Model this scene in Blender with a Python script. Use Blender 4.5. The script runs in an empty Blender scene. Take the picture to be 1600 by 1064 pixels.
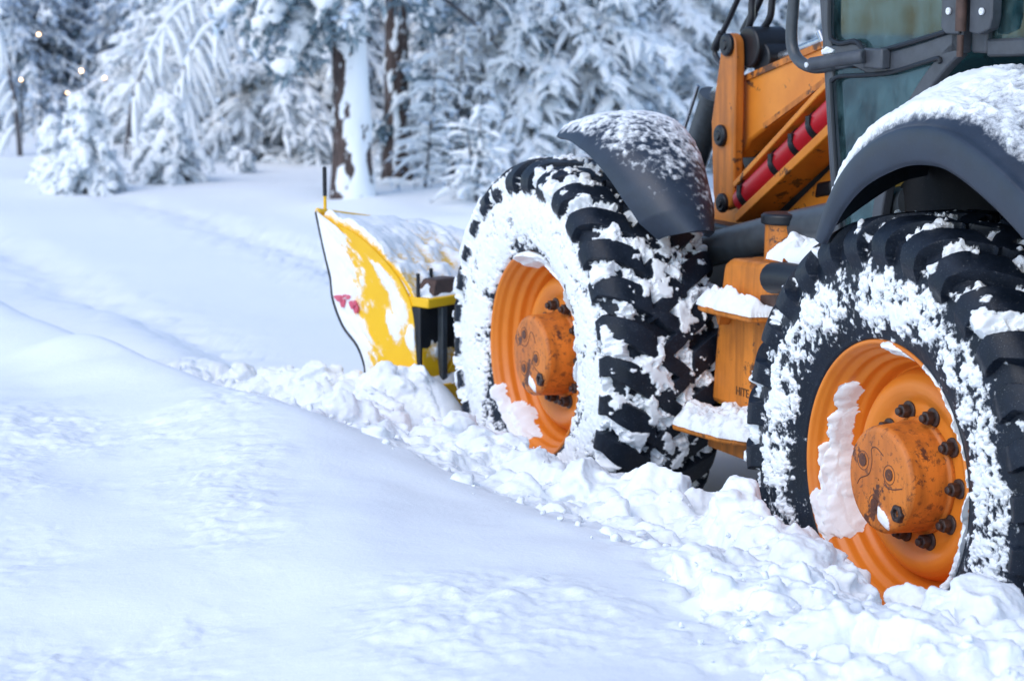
import bpy, bmesh, math, random
import numpy as np
from mathutils import Vector, Matrix

random.seed(7)
R = math.radians
scene = bpy.context.scene
COL = scene.collection

# ---------------------------------------------------------------- camera, sky, sun, exposure
cam_d = bpy.data.cameras.new("camera")
cam = bpy.data.objects.new("camera", cam_d)
COL.objects.link(cam)
cam.location = (0, 0, 1.95)
cam.rotation_euler = (R(90 - 9.19), 0, 0)
cam_d.sensor_width = 36.0
cam_d.lens = 74.25
cam_d.clip_start = 0.05
cam_d.clip_end = 600
cam_d.dof.use_dof = True
cam_d.dof.focus_distance = 5.75
cam_d.dof.aperture_fstop = 4.4
scene.camera = cam

SUN_EL, SUN_AZ = 45.0, 222.0          # degrees; azimuth is where the light comes from (0 = +Y, clockwise)
world = bpy.data.worlds.new("World")
scene.world = world
world.use_nodes = True
wn = world.node_tree.nodes
sky = wn.new("ShaderNodeTexSky")
sky.sky_type = 'NISHITA'
sky.sun_disc = False
sky.sun_elevation = R(SUN_EL)
sky.sun_rotation = R(SUN_AZ)
sky.air_density = 1.0
sky.dust_density = 0.3
sky.ozone_density = 2.4
world.node_tree.links.new(sky.outputs[0], wn["Background"].inputs[0])
wn["Background"].inputs[1].default_value = 0.15
sun_d = bpy.data.lights.new("sun", 'SUN')
sun_d.energy = 1.05
sun_d.angle = R(50)
sun_d.color = (1.0, 0.92, 0.83)
sun = bpy.data.objects.new("sun", sun_d)
COL.objects.link(sun)
sd = Vector((math.sin(R(SUN_AZ)) * math.cos(R(SUN_EL)), math.cos(R(SUN_AZ)) * math.cos(R(SUN_EL)), math.sin(R(SUN_EL))))
sun.rotation_euler = sd.to_track_quat('Z', 'Y').to_euler()
scene.view_settings.view_transform = 'Standard'
scene.view_settings.look = 'None'
scene.view_settings.gamma = 1.0
scene.view_settings.exposure = 0.77
scene.cycles.use_denoising = True
scene.cycles.max_bounces = 8
scene.cycles.diffuse_bounces = 5
scene.cycles.transparent_max_bounces = 12

# ---------------------------------------------------------------- noise
def _h(ix, iy, iz, seed):
    n = (ix.astype(np.int64) * 374761393 + iy.astype(np.int64) * 668265263 + iz.astype(np.int64) * 2147483647 + seed * 974711) & 0xffffffff
    n = ((n ^ (n >> 13)) * 1274126177) & 0xffffffff
    n = ((n ^ (n >> 16)) * 2246822519) & 0xffffffff
    return ((n ^ (n >> 15)) & 0xffffff).astype(np.float64) / 0xffffff

def vnoise(x, y, z=None, seed=0):
    x = np.asarray(x, float); y = np.asarray(y, float)
    z = np.zeros_like(x) if z is None else np.asarray(z, float)
    fx, fy, fz = np.floor(x), np.floor(y), np.floor(z)
    tx, ty, tz = x - fx, y - fy, z - fz
    tx = tx * tx * tx * (tx * (tx * 6 - 15) + 10); ty = ty * ty * ty * (ty * (ty * 6 - 15) + 10); tz = tz * tz * tz * (tz * (tz * 6 - 15) + 10)
    r = 0
    for a in (0, 1):
        for b in (0, 1):
            for c in (0, 1):
                w = (tx if a else 1 - tx) * (ty if b else 1 - ty) * (tz if c else 1 - tz)
                r = r + w * _h(fx + a, fy + b, fz + c, seed)
    return r

def fbm(x, y, z=None, octv=4, seed=0, gain=0.5):
    x = np.asarray(x, float); y = np.asarray(y, float)
    z = np.zeros_like(x) if z is None else np.asarray(z, float)
    s = 0; a = 1.0; t = 0
    for o in range(octv):
        s = s + a * vnoise(x, y, z, seed + o * 17); t += a
        x = x * 2.03 + 11.3; y = y * 2.03 + 5.7; z = z * 2.03 + 3.1; a *= gain
    return s / t

def worley(x, y, seed=0):
    """rounded lumps: 1 at cell centres falling to 0 between cells, each cell with its own height"""
    fx, fy = np.floor(x), np.floor(y)
    best = np.full(np.shape(x), 9.0); bid = np.zeros(np.shape(x))
    for a in (-1, 0, 1):
        for b in (-1, 0, 1):
            cx, cy = fx + a, fy + b
            px = cx + _h(cx, cy, cx * 0, seed); py = cy + _h(cx, cy, cx * 0, seed + 5)
            d = np.hypot(x - px, y - py)
            m = d < best
            best = np.where(m, d, best); bid = np.where(m, _h(cx, cy, cx * 0, seed + 9), bid)
    return best, bid

def sstep(a, b, x):
    t = np.clip((x - a) / (b - a), 0, 1)
    return t * t * (3 - 2 * t)

# ---------------------------------------------------------------- materials
def new_mat(name):
    m = bpy.data.materials.new(name); m.use_nodes = True
    nt = m.node_tree
    return m, nt, nt.nodes, nt.links, nt.nodes["Principled BSDF"]

def nnoise(nodes, links, vec, scale, detail=4, rough=0.55):
    n = nodes.new("ShaderNodeTexNoise")
    n.inputs["Scale"].default_value = scale; n.inputs["Detail"].default_value = detail; n.inputs["Roughness"].default_value = rough
    if vec is not None: links.new(vec, n.inputs["Vector"])
    return n.outputs["Fac"]

def ramp(nodes, links, fac, stops):
    r = nodes.new("ShaderNodeValToRGB")
    while len(r.color_ramp.elements) < len(stops): r.color_ramp.elements.new(0.5)
    for e, (p, c) in zip(r.color_ramp.elements, stops):
        e.position = p; e.color = (*c, 1) if len(c) == 3 else c
    links.new(fac, r.inputs[0])
    return r.outputs[0]

def mixc(nodes, links, fac, a, b, blend='MIX'):
    m = nodes.new("ShaderNodeMix"); m.data_type = 'RGBA'; m.blend_type = blend
    for s, v in ((m.inputs[0], fac), (m.inputs[6], a), (m.inputs[7], b)):
        if hasattr(v, "links"): links.new(v, s)
        elif isinstance(v, tuple): s.default_value = (*v, 1)
        else: s.default_value = v
    return m.outputs[2]

def mth(nodes, links, op, a, b=None, c=None):
    m = nodes.new("ShaderNodeMath"); m.operation = op
    for s, v in zip(m.inputs, (a, b, c)):
        if v is None: continue
        if hasattr(v, "links"): links.new(v, s)
        else: s.default_value = v
    return m.outputs[0]

def bump(nodes, links, height, strength, dist=0.01):
    b = nodes.new("ShaderNodeBump"); b.inputs["Strength"].default_value = strength; b.inputs["Distance"].default_value = dist
    links.new(height, b.inputs["Height"])
    return b.outputs[0]

def objvec(nodes):
    return nodes.new("ShaderNodeTexCoord").outputs["Object"]

SNOW_C = (0.875, 0.895, 0.905)

def snow_bsdf(nodes, links, vec, scale=90, strength=0.5, dist=0.004):
    b = nodes.new("ShaderNodeBsdfPrincipled")
    b.inputs["Base Color"].default_value = (*SNOW_C, 1)
    b.inputs["Roughness"].default_value = 0.75
    b.inputs["Specular IOR Level"].default_value = 0.25
    h = nnoise(nodes, links, vec, scale, 6, 0.7)
    links.new(bump(nodes, links, h, strength, dist), b.inputs["Normal"])
    return b.outputs[0]

def snow_mat(name="snow", scale=90, strength=0.5, dist=0.004, grime=0):
    m, nt, n, l, b = new_mat(name)
    v = objvec(n)
    b.inputs["Base Color"].default_value = (*SNOW_C, 1)
    if grime:
        f = nnoise(n, l, v, 25, 5, 0.6)
        l.new(ramp(n, l, f, [(0.3, (0.5, 0.52, 0.54)), (0.5, SNOW_C), (1, SNOW_C)]), b.inputs["Base Color"])
    b.inputs["Roughness"].default_value = 0.75
    b.inputs["Specular IOR Level"].default_value = 0.25
    h = nnoise(n, l, v, scale, 6, 0.7)
    l.new(bump(n, l, h, strength, dist), b.inputs["Normal"])
    return m

def with_snow(m, nt, n, l, b, v, lo=0.42, hi=0.58, rough_scale=70, amp=0.5, dust=0.0, bstr=0.5):
    """mix snow over a finished principled surface where the mesh attribute 'snow' says some lies"""
    at = n.new("ShaderNodeAttribute"); at.attribute_name = "snow"
    f = nnoise(n, l, v, rough_scale, 8, 0.75)
    s = mth(n, l, 'MULTIPLY_ADD', mth(n, l, 'SUBTRACT', f, 0.5), amp, at.outputs["Fac"])
    mr = n.new("ShaderNodeMapRange"); mr.interpolation_type = 'SMOOTHSTEP'
    mr.inputs[1].default_value = lo; mr.inputs[2].default_value = hi
    l.new(s, mr.inputs[0])
    fac = mr.outputs[0]
    mx = n.new("ShaderNodeMixShader")
    l.new(fac, mx.inputs[0]); l.new(b.outputs[0], mx.inputs[1]); l.new(snow_bsdf(n, l, v, 120, bstr, 0.004), mx.inputs[2])
    out = [x for x in n if x.type == 'OUTPUT_MATERIAL'][0]
    l.new(mx.outputs[0], out.inputs[0])

def mat_rubber():
    m, nt, n, l, b = new_mat("tyre_rubber")
    v = objvec(n)
    f = nnoise(n, l, v, 14, 6, 0.65)
    f2 = nnoise(n, l, v, 260, 3, 0.7)
    c = ramp(n, l, f, [(0.35, (0.003, 0.0065, 0.013)), (0.62, (0.008, 0.014, 0.026)), (0.82, (0.03, 0.04, 0.055))])
    spk = ramp(n, l, f2, [(0.62, (0, 0, 0)), (0.74, (1, 1, 1))])
    c = mixc(n, l, mth(n, l, 'MULTIPLY', spk, 0.22), c, (0.55, 0.58, 0.62))
    l.new(c, b.inputs["Base Color"])
    l.new(ramp(n, l, f, [(0.3, (0.36,) * 3), (0.7, (0.66,) * 3)]), b.inputs["Roughness"]); b.inputs["Specular IOR Level"].default_value = 0.3
    l.new(bump(n, l, nnoise(n, l, v, 45, 5, 0.6), 0.25, 0.006), b.inputs["Normal"])
    with_snow(m, nt, n, l, b, v, 0.24, 0.80, 65, 1.9)
    return m

def mat_paint(name, base, dark, wear=0.5, rough=0.42, snow=False, streak=True, rust=(0.06, 0.03, 0.02), wearscale=9):
    m, nt, n, l, b = new_mat(name)
    v = objvec(n)
    f = nnoise(n, l, v, 3.5, 5, 0.6)
    c = ramp(n, l, f, [(0.3, dark), (0.6, base)])
    if streak:
        mp = n.new("ShaderNodeMapping"); mp.inputs["Scale"].default_value = (26, 26, 2.5); l.new(v, mp.inputs[0])
        s = nnoise(n, l, mp.outputs[0], 1.0, 4, 0.6)
        c = mixc(n, l, mth(n, l, 'MULTIPLY', ramp(n, l, s, [(0.42, (0, 0, 0)), (0.72, (1, 1, 1))]), 0.65), c, tuple(x * 0.45 for x in dark))
    # chips and rust, more of it on the raised edges
    g = n.new("ShaderNodeNewGeometry")
    edge = ramp(n, l, g.outputs["Pointiness"], [(0.51, (0, 0, 0)), (0.60, (1, 1, 1))])
    w = nnoise(n, l, v, wearscale, 7, 0.72)
    w = mth(n, l, 'ADD', w, mth(n, l, 'MULTIPLY', edge, 0.10 + 0.12 * (wear > .9)))
    chips = ramp(n, l, w, [(0.70 - 0.14 * wear, (0, 0, 0)), (0.735 - 0.14 * wear, (1, 1, 1))])
    c = mixc(n, l, mth(n, l, 'MULTIPLY', chips, 0.9), c, rust)
    fine = nnoise(n, l, v, 120 if wear < .9 else 48, 6, 0.72)
    c = mixc(n, l, mth(n, l, 'MULTIPLY', ramp(n, l, fine, [(0.60 - .06 * (wear > .9), (0, 0, 0)), (0.72 - .08 * (wear > .9), (1, 1, 1))]), 0.35 * wear + 0.1 + .25 * (wear > .9)), c, rust)
    l.new(c, b.inputs["Base Color"])
    l.new(mth(n, l, 'MULTIPLY_ADD', f, 0.25, rough - 0.12), b.inputs["Roughness"])
    l.new(bump(n, l, mth(n, l, 'ADD', mth(n, l, 'MULTIPLY', fine, 0.4), w), 0.12, 0.004), b.inputs["Normal"])
    if snow: with_snow(m, nt, n, l, b, v, *((0.42, 0.60) if 'yellow' not in name else (0.28, 0.74)), 55, 0.9 if 'yellow' not in name else 1.3)
    return m

def mat_plain(name, col, rough=0.5, metal=0.0, var=0.3, snow=False, scale=18, amp=0.55, rs=70, lo=0.42, hi=0.58):
    m, nt, n, l, b = new_mat(name)
    v = objvec(n)
    f = nnoise(n, l, v, scale, 6, 0.65)
    c = ramp(n, l, f, [(0.3, tuple(x * (1 - var) for x in col)), (0.7, tuple(min(1, x * (1 + var)) for x in col))])
    f2 = nnoise(n, l, v, 150, 4, 0.7)
    c = mixc(n, l, mth(n, l, 'MULTIPLY', ramp(n, l, f2, [(0.6, (0, 0, 0)), (0.75, (1, 1, 1))]), 0.2), c, tuple(min(1, x + 0.12) for x in col))
    l.new(c, b.inputs["Base Color"])
    b.inputs["Metallic"].default_value = metal
    l.new(mth(n, l, 'MULTIPLY_ADD', f, 0.3, rough - 0.15), b.inputs["Roughness"])
    l.new(bump(n, l, f2, 0.08, 0.003), b.inputs["Normal"])
    if snow: with_snow(m, nt, n, l, b, v, lo, hi, rs, amp)
    return m

def mat_glass(name="cab_glass", tint=(0.30, 0.58, 0.63)):
    m, nt, n, l, b = new_mat(name)
    v = objvec(n)
    n.remove(b)
    tr = n.new("ShaderNodeBsdfTransparent"); tr.inputs[0].default_value = (*tint, 1)
    gl = n.new("ShaderNodeBsdfGlossy"); gl.inputs["Roughness"].default_value = 0.03; gl.inputs[0].default_value = (0.85, 1, 1, 1)
    fr = n.new("ShaderNodeFresnel"); fr.inputs[0].default_value = 1.6
    mx = n.new("ShaderNodeMixShader"); l.new(fr.outputs[0], mx.inputs[0]); l.new(tr.outputs[0], mx.inputs[1]); l.new(gl.outputs[0], mx.inputs[2])
    df = n.new("ShaderNodeBsdfDiffuse"); df.inputs[0].default_value = (0.24, 0.40, 0.42, 1)
    mp = n.new("ShaderNodeMapping"); mp.inputs["Scale"].default_value = (11, 11, 7); l.new(v, mp.inputs[0])
    d = nnoise(n, l, mp.outputs[0], 1.0, 6, 0.65)  # mottled dirt film, its pale patches also standing for reflections painted into the pane
    spk = nnoise(n, l, v, 140, 2, 0.5)
    dd = mth(n, l, 'ADD', ramp(n, l, d, [(0.38, (0.015,) * 3), (0.72, (0.27,) * 3)]), mth(n, l, 'MULTIPLY', ramp(n, l, spk, [(0.71, (0, 0, 0)), (0.76, (1, 1, 1))]), 0.5))
    m2 = n.new("ShaderNodeMixShader"); l.new(dd, m2.inputs[0]); l.new(mx.outputs[0], m2.inputs[1]); l.new(df.outputs[0], m2.inputs[2])
    out = [x for x in n if x.type == 'OUTPUT_MATERIAL'][0]
    l.new(m2.outputs[0], out.inputs[0])
    return m

M = {}
M['snow'] = snow_mat("snow", 70, 0.55, 0.006)
M['ground'] = snow_mat("ground_snow", 55, 0.34, 0.008)
M['heap'] = snow_mat("heap_snow", 90, 0.6, 0.006, 1)
M['rubber'] = mat_rubber()
ORANGE = (0.78, 0.235, 0.020); ORANGE_D = (0.62, 0.185, 0.014)
M['rim'] = mat_paint("orange_rim_paint", ORANGE, (0.66, 0.18, 0.016), 0.18, 0.42, True, False)
M['hub'] = mat_paint("worn_hub_paint", (0.70, 0.21, 0.025), (0.52, 0.14, 0.02), 0.95, 0.5, True, True, (0.055, 0.022, 0.018), 11)
M['orange'] = mat_paint("orange_body_paint", (0.78, 0.27, 0.03), ORANGE_D, 0.42, 0.45, False, False)
M['orange_worn'] = mat_paint("worn_orange_paint", (0.72, 0.23, 0.025), (0.42, 0.13, 0.02), 0.45, 0.55, False, True, (0.05, 0.028, 0.02), 7)
M['red'] = mat_paint("red_paint", (0.50, 0.012, 0.022), (0.36, 0.01, 0.018), 0.05, 0.4, False, False)
M['black'] = mat_plain("black_steel", (0.007, 0.009, 0.013), 0.45)
M['dark_liner'] = mat_plain("dark_liner", (0.004, 0.005, 0.007), 0.95)
M['grey_steel'] = mat_plain("dark_grey_steel", (0.05, 0.06, 0.07), 0.4)
M['cab'] = mat_plain("cab_frame_paint", (0.055, 0.062, 0.074), 0.45)
M['plastic'] = mat_plain("fender_plastic", (0.019, 0.029, 0.047), 0.45, 0, 0.25, True, 12, 1.1, 45, 0.28, 0.80)
M['hose'] = mat_plain("hose_rubber", (0.016, 0.018, 0.024), 0.4)
M['chrome'] = mat_plain("bright_steel", (0.5, 0.52, 0.55), 0.25, 0.9)
M['rust'] = mat_plain("rusty_steel", (0.085, 0.05, 0.04), 0.6, 0.3, 0.5)
M['nut'] = mat_plain("dirty_nut_steel", (0.06, 0.042, 0.038), 0.5, 0.4, 0.6, scale=60)
M['mark'] = mat_plain("casting_lines", (0.13, 0.045, 0.02), 0.6)
M['ink'] = mat_plain("worn_lettering", (0.10, 0.045, 0.018), 0.6, var=0.95, scale=60)
M['glass'] = mat_glass()
M['seat'] = mat_plain("seat_fabric", (0.03, 0.035, 0.04), 0.8)
M['yellow'] = mat_paint("yellow_plough_paint", (0.86, 0.49, 0.006), (0.78, 0.42, 0.006), 0.1, 0.42, True, False, (0.12, 0.06, 0.02), 9)
M['white_dot'] = mat_plain("pale_washer", (0.7, 0.72, 0.74), 0.5)

# ---------------------------------------------------------------- mesh building
def link_mesh(name, verts, faces, mats, parent=None, smooth=None, mi=None, snow=None, loc=None):
    me = bpy.data.meshes.new(name)
    verts = np.asarray(verts, np.float32)
    if isinstance(faces, np.ndarray):
        k = faces.shape[1]; nf = len(faces)
        me.vertices.add(len(verts)); me.vertices.foreach_set("co", verts.ravel())
        me.loops.add(nf * k); me.loops.foreach_set("vertex_index", faces.ravel().astype(np.int32))
        me.polygons.add(nf); me.polygons.foreach_set("loop_start", np.arange(0, nf * k, k, dtype=np.int32))
        me.update(calc_edges=True)
    else:
        me.from_pydata([tuple(map(float, v)) for v in verts], [], faces)
    if not isinstance(mats, (list, tuple)): mats = [mats]
    for m in mats: me.materials.append(m)
    if mi is not None: me.polygons.foreach_set("material_index", np.asarray(mi, np.int32))
    if snow is not None:
        a = me.attributes.new("snow", 'FLOAT', 'POINT'); a.data.foreach_set("value", np.asarray(snow, np.float32))
    if smooth is not None:
        me.polygons.foreach_set("use_smooth", np.ones(len(me.polygons), bool))
        if smooth < 179: me.set_sharp_from_angle(angle=R(smooth))
    me.validate(); me.update()
    o = bpy.data.objects.new(name, me)
    COL.objects.link(o)
    if parent is not None: o.parent = parent
    if loc is not None: o.location = loc
    return o

def bevel(o, w=0.006, seg=2):
    b = o.modifiers.new("bevel", 'BEVEL'); b.width = w; b.segments = seg; b.limit_method = 'ANGLE'; b.angle_limit = R(35)
    b.harden_normals = False
    return o

class MB:
    def __init__(s): s.v = []; s.f = []; s.mi = []
    def add(s, v, f, mi=0):
        n = len(s.v); s.v += [tuple(map(float, p)) for p in v]; s.f += [tuple(i + n for i in q) for q in f]; s.mi += [mi] * len(f)
    def box(s, lo, hi, mi=0):
        x0, y0, z0 = lo; x1, y1, z1 = hi
        s.add([(x0, y0, z0), (x1, y0, z0), (x1, y1, z0), (x0, y1, z0), (x0, y0, z1), (x1, y0, z1), (x1, y1, z1), (x0, y1, z1)],
              [(0, 3, 2, 1), (4, 5, 6, 7), (0, 1, 5, 4), (1, 2, 6, 5), (2, 3, 7, 6), (3, 0, 4, 7)], mi)
    def prism(s, poly, x0, x1, mi=0):
        """outline in the machine's (y, z) plane, thickness from x0 to x1"""
        n = len(poly)
        v = [(x0, y, z) for y, z in poly] + [(x1, y, z) for y, z in poly]
        s.add(v, [tuple(range(n - 1, -1, -1)), tuple(range(n, 2 * n))] + [(i, (i + 1) % n, n + (i + 1) % n, n + i) for i in range(n)], mi)
    def slab(s, poly, z0, z1, mi=0):
        n = len(poly)
        v = [(x, y, z0) for x, y in poly] + [(x, y, z1) for x, y in poly]
        s.add(v, [tuple(range(n - 1, -1, -1)), tuple(range(n, 2 * n))] + [(i, (i + 1) % n, n + (i + 1) % n, n + i) for i in range(n)], mi)
    def tube(s, path, r, seg=12, mi=0, cap=True):
        P = [Vector(p) for p in path]; n = len(P)
        rr = r if hasattr(r, "__len__") else [r] * n
        up = None; rings = []
        for i in range(n):
            d = (P[min(i + 1, n - 1)] - P[max(i - 1, 0)]).normalized()
            if up is None:
                up = Vector((0, 0, 1)) if abs(d.z) < 0.9 else Vector((1, 0, 0))
            a = d.cross(up).normalized(); up = a.cross(d).normalized()
            rings.append([P[i] + rr[i] * (math.cos(t) * a + math.sin(t) * up) for t in [2 * math.pi * k / seg for k in range(seg)]])
        v = [p for rg in rings for p in rg]
        f = [(i * seg + k, i * seg + (k + 1) % seg, (i + 1) * seg + (k + 1) % seg, (i + 1) * seg + k) for i in range(n - 1) for k in range(seg)]
        if cap: f += [tuple(range(seg - 1, -1, -1)), tuple(range((n - 1) * seg, n * seg))]
        s.add(v, f, mi)
    def lathe(s, prof, seg=48, c=(0, 0, 0), axis='x', mi=0):
        v = []; n = len(prof)
        for a, r in prof:
            for k in range(seg):
                t = 2 * math.pi * k / seg; p, q = r * math.cos(t), r * math.sin(t)
                v.append((c[0] + a, c[1] + p, c[2] + q) if axis == 'x' else (c[0] + p, c[1] + q, c[2] + a) if axis == 'z' else (c[0] + q, c[1] + a, c[2] + p))
        f = [(i * seg + k, i * seg + (k + 1) % seg, (i + 1) * seg + (k + 1) % seg, (i + 1) * seg + k) for i in range(n - 1) for k in range(seg)]
        f += [tuple(range(seg - 1, -1, -1)), tuple(range((n - 1) * seg, n * seg))]
        s.add(v, f, mi)
    def build(s, name, mats, parent=None, smooth=40, bev=0, loc=None):
        o = link_mesh(name, s.v, s.f, mats, parent, smooth, s.mi, None, loc)
        bm = bmesh.new(); bm.from_mesh(o.data); bmesh.ops.recalc_face_normals(bm, faces=bm.faces); bm.to_mesh(o.data); bm.free()
        if bev: bevel(o, bev)
        return o

def spline(pts, n=8):
    """smooth curve through the points"""
    P = [np.array(p, float) for p in pts]
    P = [2 * P[0] - P[1]] + P + [2 * P[-1] - P[-2]]
    out = []
    for i in range(1, len(P) - 2):
        for k in range(n):
            t = k / n
            out.append(0.5 * (2 * P[i] + (P[i + 1] - P[i - 1]) * t + (2 * P[i - 1] - 5 * P[i] + 4 * P[i + 1] - P[i + 2]) * t * t + (3 * P[i] - P[i - 1] - 3 * P[i + 1] + P[i + 2]) * t ** 3))
    out.append(P[-2])
    return out

def empty(name, loc, rz=0, label=None, cat=None, group=None):
    o = bpy.data.objects.new(name, None); COL.objects.link(o)
    o.location = loc; o.rotation_euler = (0, 0, rz); o.empty_display_size = 0.2
    tag(o, label, cat, group)
    return o

def tag(o, label=None, cat=None, group=None, kind=None):
    if label: o["label"] = label
    if cat: o["category"] = cat
    if group: o["group"] = group
    if kind: o["kind"] = kind
    return o

def grid_faces(nu, nv, wrap_u=False):
    """vertex index = u * nv + v"""
    u = np.arange(nu if wrap_u else nu - 1); v = np.arange(nv - 1)
    U, V = np.meshgrid(u, v, indexing='ij'); U2 = (U + 1) % nu
    return np.stack([U * nv + V, U2 * nv + V, U2 * nv + V + 1, U * nv + V + 1], -1).reshape(-1, 4)

HD = R(24.71)
OX, OY = 1.0019, 5.5436
CH, SH = math.cos(HD), math.sin(HD)
def to_local(x, y):
    dx, dy = x - OX, y - OY
    return dx * CH + dy * SH, -dx * SH + dy * CH
def to_world(a, b, z=0):
    return (OX + a * CH - b * SH, OY + a * SH + b * CH, z)

# ---------------------------------------------------------------- terrain
def terrain_h(x, y, detail=True):
    a, b = to_local(x, y)
    t = -a                                             # metres to the left of the wheel plane
    w1 = (fbm(x * 0.45, y * 0.45, octv=3, seed=3) - 0.5)
    w2 = (fbm(x * 1.3, y * 1.3, octv=3, seed=8) - 0.5)
    tc = 0.70 + 0.118 * np.clip(b, -6, 14) + 0.10 * w2           # where the bank is highest
    # ahead of the plough the untouched road, beside and behind it the cleared lane
    ahead = sstep(3.2, 4.6, b)
    road = 0.02 + ahead * (0.10 + 0.10 * w1)
    bank = 0.56 + 0.16 * w1 + 0.10 * w2 - 0.05 * sstep(4, 12, b)
    # long soft swells across the bank
    bank = bank + 0.05 * np.sin(t * 2.1 + b * 0.55 + 3 * w1) * sstep(0.8, 1.8, t) - 0.10 * sstep(1.8, 3.2, t)
    wid = 0.50 + 0.15 * ahead
    road = np.where(t > 0, road + (0.40 * (1 - sstep(2.3, 3.6, b)) - road * (1 - sstep(2.3, 3.6, b))) * sstep(0.12, 0.40, t), road)
    rise = sstep(-wid, 0.10, t - tc)
    h = road + (bank - road) * rise
    # shoved rubble between the wheels and the bank
    pile = np.exp(-((t - (0.27 + 0.06 * np.clip(b, 0, 4) + 0.13 * np.clip(.4 - b, 0, 2))) / (0.27 + 0.03 * np.clip(b, 0, 4) + 0.16 * np.clip(.4 - b, 0, 2))) ** 2)
    pile_h = np.interp(b, [-2.2, -0.85, -0.55, -0.38, -0.1, 0.2, 0.5, 1.1, 1.8, 2.45, 2.9, 3.4, 4.3], [.60, .57, .48, .44, .52, .56, .52, .48, .44, .38, .40, .36, 0])
    pile_h = pile_h * sstep(-0.03, 0.10, t)
    h = np.maximum(h, 0) * 1.0
    hp = pile_h * pile
    k = 0.05
    h = np.where(pile_h > 0.01, k * np.logaddexp(h / k, hp / k) - k * 0.69 * np.exp(-np.abs(h - hp) / k), h)
    # snow pushed up before the blade, and a low ridge beside the road ahead
    h = h + 0.14 * np.exp(-(((b - 3.75) / 0.55) ** 2 + ((t - 0.25) / 0.42) ** 2))
    he = 0.47 * np.exp(-(((b - 3.12) / 0.50) ** 2 + ((t - 0.16) / 0.30) ** 4))
    h = np.where(he > 0.01, k * np.logaddexp(h / k, he / k) - k * 0.69 * np.exp(-np.abs(h - he) / k), h)
    h = h + 0.05 * np.exp(-((t - tc - 0.16) / 0.26) ** 2) * sstep(0.4, 2.2, b) * (1 - sstep(7, 10, b)) * (0.6 + 1.2 * (w1 + .5) * .6)
    h = h + 0.16 * ahead * np.exp(-((t - 0.55) / 0.35) ** 2) * (1 - sstep(5, 9, b))
    # old wheel ruts ahead
    far = sstep(4.5, 6.5, b)
    for c in (0.15, -1.75):
        h = h - 0.05 * far * np.exp(-((t - c + 0.15 * w1) / 0.22) ** 2)
    # second soft bank on the far side, clearing behind
    h = h + 0.25 * sstep(-2.4, -3.6, t) * (0.7 + w1)
    far_y = sstep(15, 24, y)
    h = h * (1 - far_y) + far_y * (0.10 + 0.12 * w1)
    h = h - 0.02 * sstep(24, 30, y)
    if detail:
        rub = np.clip(np.exp(-((t - 0.33 - 0.05 * np.clip(b, 0, 4) - .15 * np.clip(.4 - b, 0, 2)) / (0.26 + 0.035 * np.clip(b, 0, 4) + .15 * np.clip(.4 - b, 0, 2))) ** 4) * (1 - sstep(4.2, 5.2, b)) * sstep(-0.06, 0.06, t), 0, 1)
        warp = fbm(x * 5, y * 5, octv=3, seed=71)
        d1, i1 = worley(x * 6.5 + warp * 1.2, y * 6.5 - warp * 1.2, 21)
        d2, i2 = worley(x * 15 + warp * 2, y * 15 + warp * 2, 33)
        d3, i3 = worley(x * 34 + warp * 3, y * 34, 44)
        l1 = np.sqrt(np.clip(1 - (d1 / 0.75) ** 2, 0, 1)) * (0.25 + i1)
        l2 = np.sqrt(np.clip(1 - (d2 / 0.75) ** 2, 0, 1)) * i2
        l3 = np.sqrt(np.clip(1 - (d3 / 0.75) ** 2, 0, 1)) * i3
        h = h + rub * (0.085 * (l1 - 0.5) + 0.040 * (l2 - 0.4) + 0.014 * l3)
        # crumbled patches on the bank near the camera
        pm = fbm(x * 0.9 + 4, y * 0.9, octv=3, seed=91)
        near = 1 - sstep(5.3, 6.2, y + 0.55 * x)
        left = (1 - sstep(-0.85, -0.50, x + 0.06 * (y - 6))) * (1 - sstep(7.0, 7.8, y))
        mid = sstep(-0.55, -0.15, x) * (1 - sstep(4.75, 5.05, y + 0.1 * x))
        crm = np.clip(np.maximum(left, mid) * sstep(0.36, 0.56, pm + 0.06 * mid + 0.16 * left), 0, 1) * sstep(0.9, 1.15, t)
        h = h + crm * (0.008 * l2 * (i2 > .6) + 0.004 * l3 + 0.044 * (fbm(x * 8, y * 8, octv=6, seed=55, gain=.62) - 0.5))
        # track marks up the road
        tm = (np.exp(-((t - 0.2) / 0.35) ** 2) + np.exp(-((t + 1.7) / 0.4) ** 2)) * far * (1 - far_y)
        h = h + tm * (0.035 * (l1 - 0.5) + 0.03 * (fbm(x * 4, y * 4, octv=4, seed=14) - 0.5))
        h = h + 0.006 * (fbm(x * 6, y * 6, octv=4, seed=5) - 0.5)
    return h

def axis_pts(lo, hi, c0, c1, fine, growth):
    pts = list(np.arange(c0, c1, fine)); s = fine; p = pts[-1]
    while p < hi: s *= growth; p += s; pts.append(p)
    s = fine; p = pts[0]; left = []
    while p > lo: s *= growth; p -= s; left.append(p)
    return np.array(left[::-1] + pts)

gx = axis_pts(-90, 90, -1.55, 1.75, 0.0085, 1.022)
ys = [3.4]; s = 0.0085
while ys[-1] < 7.2: ys.append(ys[-1] + s)
while ys[-1] < 160: s *= 1.011; ys.append(ys[-1] + s)
s = 0.0085; p = 3.4; pre = []
while p > -14: s *= 1.06; p -= s; pre.append(p)
gy = np.array(pre[::-1] + ys)
GX, GY = np.meshgrid(gx, gy, indexing='ij')
GZ = terrain_h(GX.ravel(), GY.ravel())
gv = np.stack([GX.ravel(), GY.ravel(), GZ], -1)
gf = grid_faces(len(gx), len(gy))
ground = link_mesh("snow_ground", gv, gf, M['ground'], None, 180)
tag(ground, kind="structure")

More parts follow.
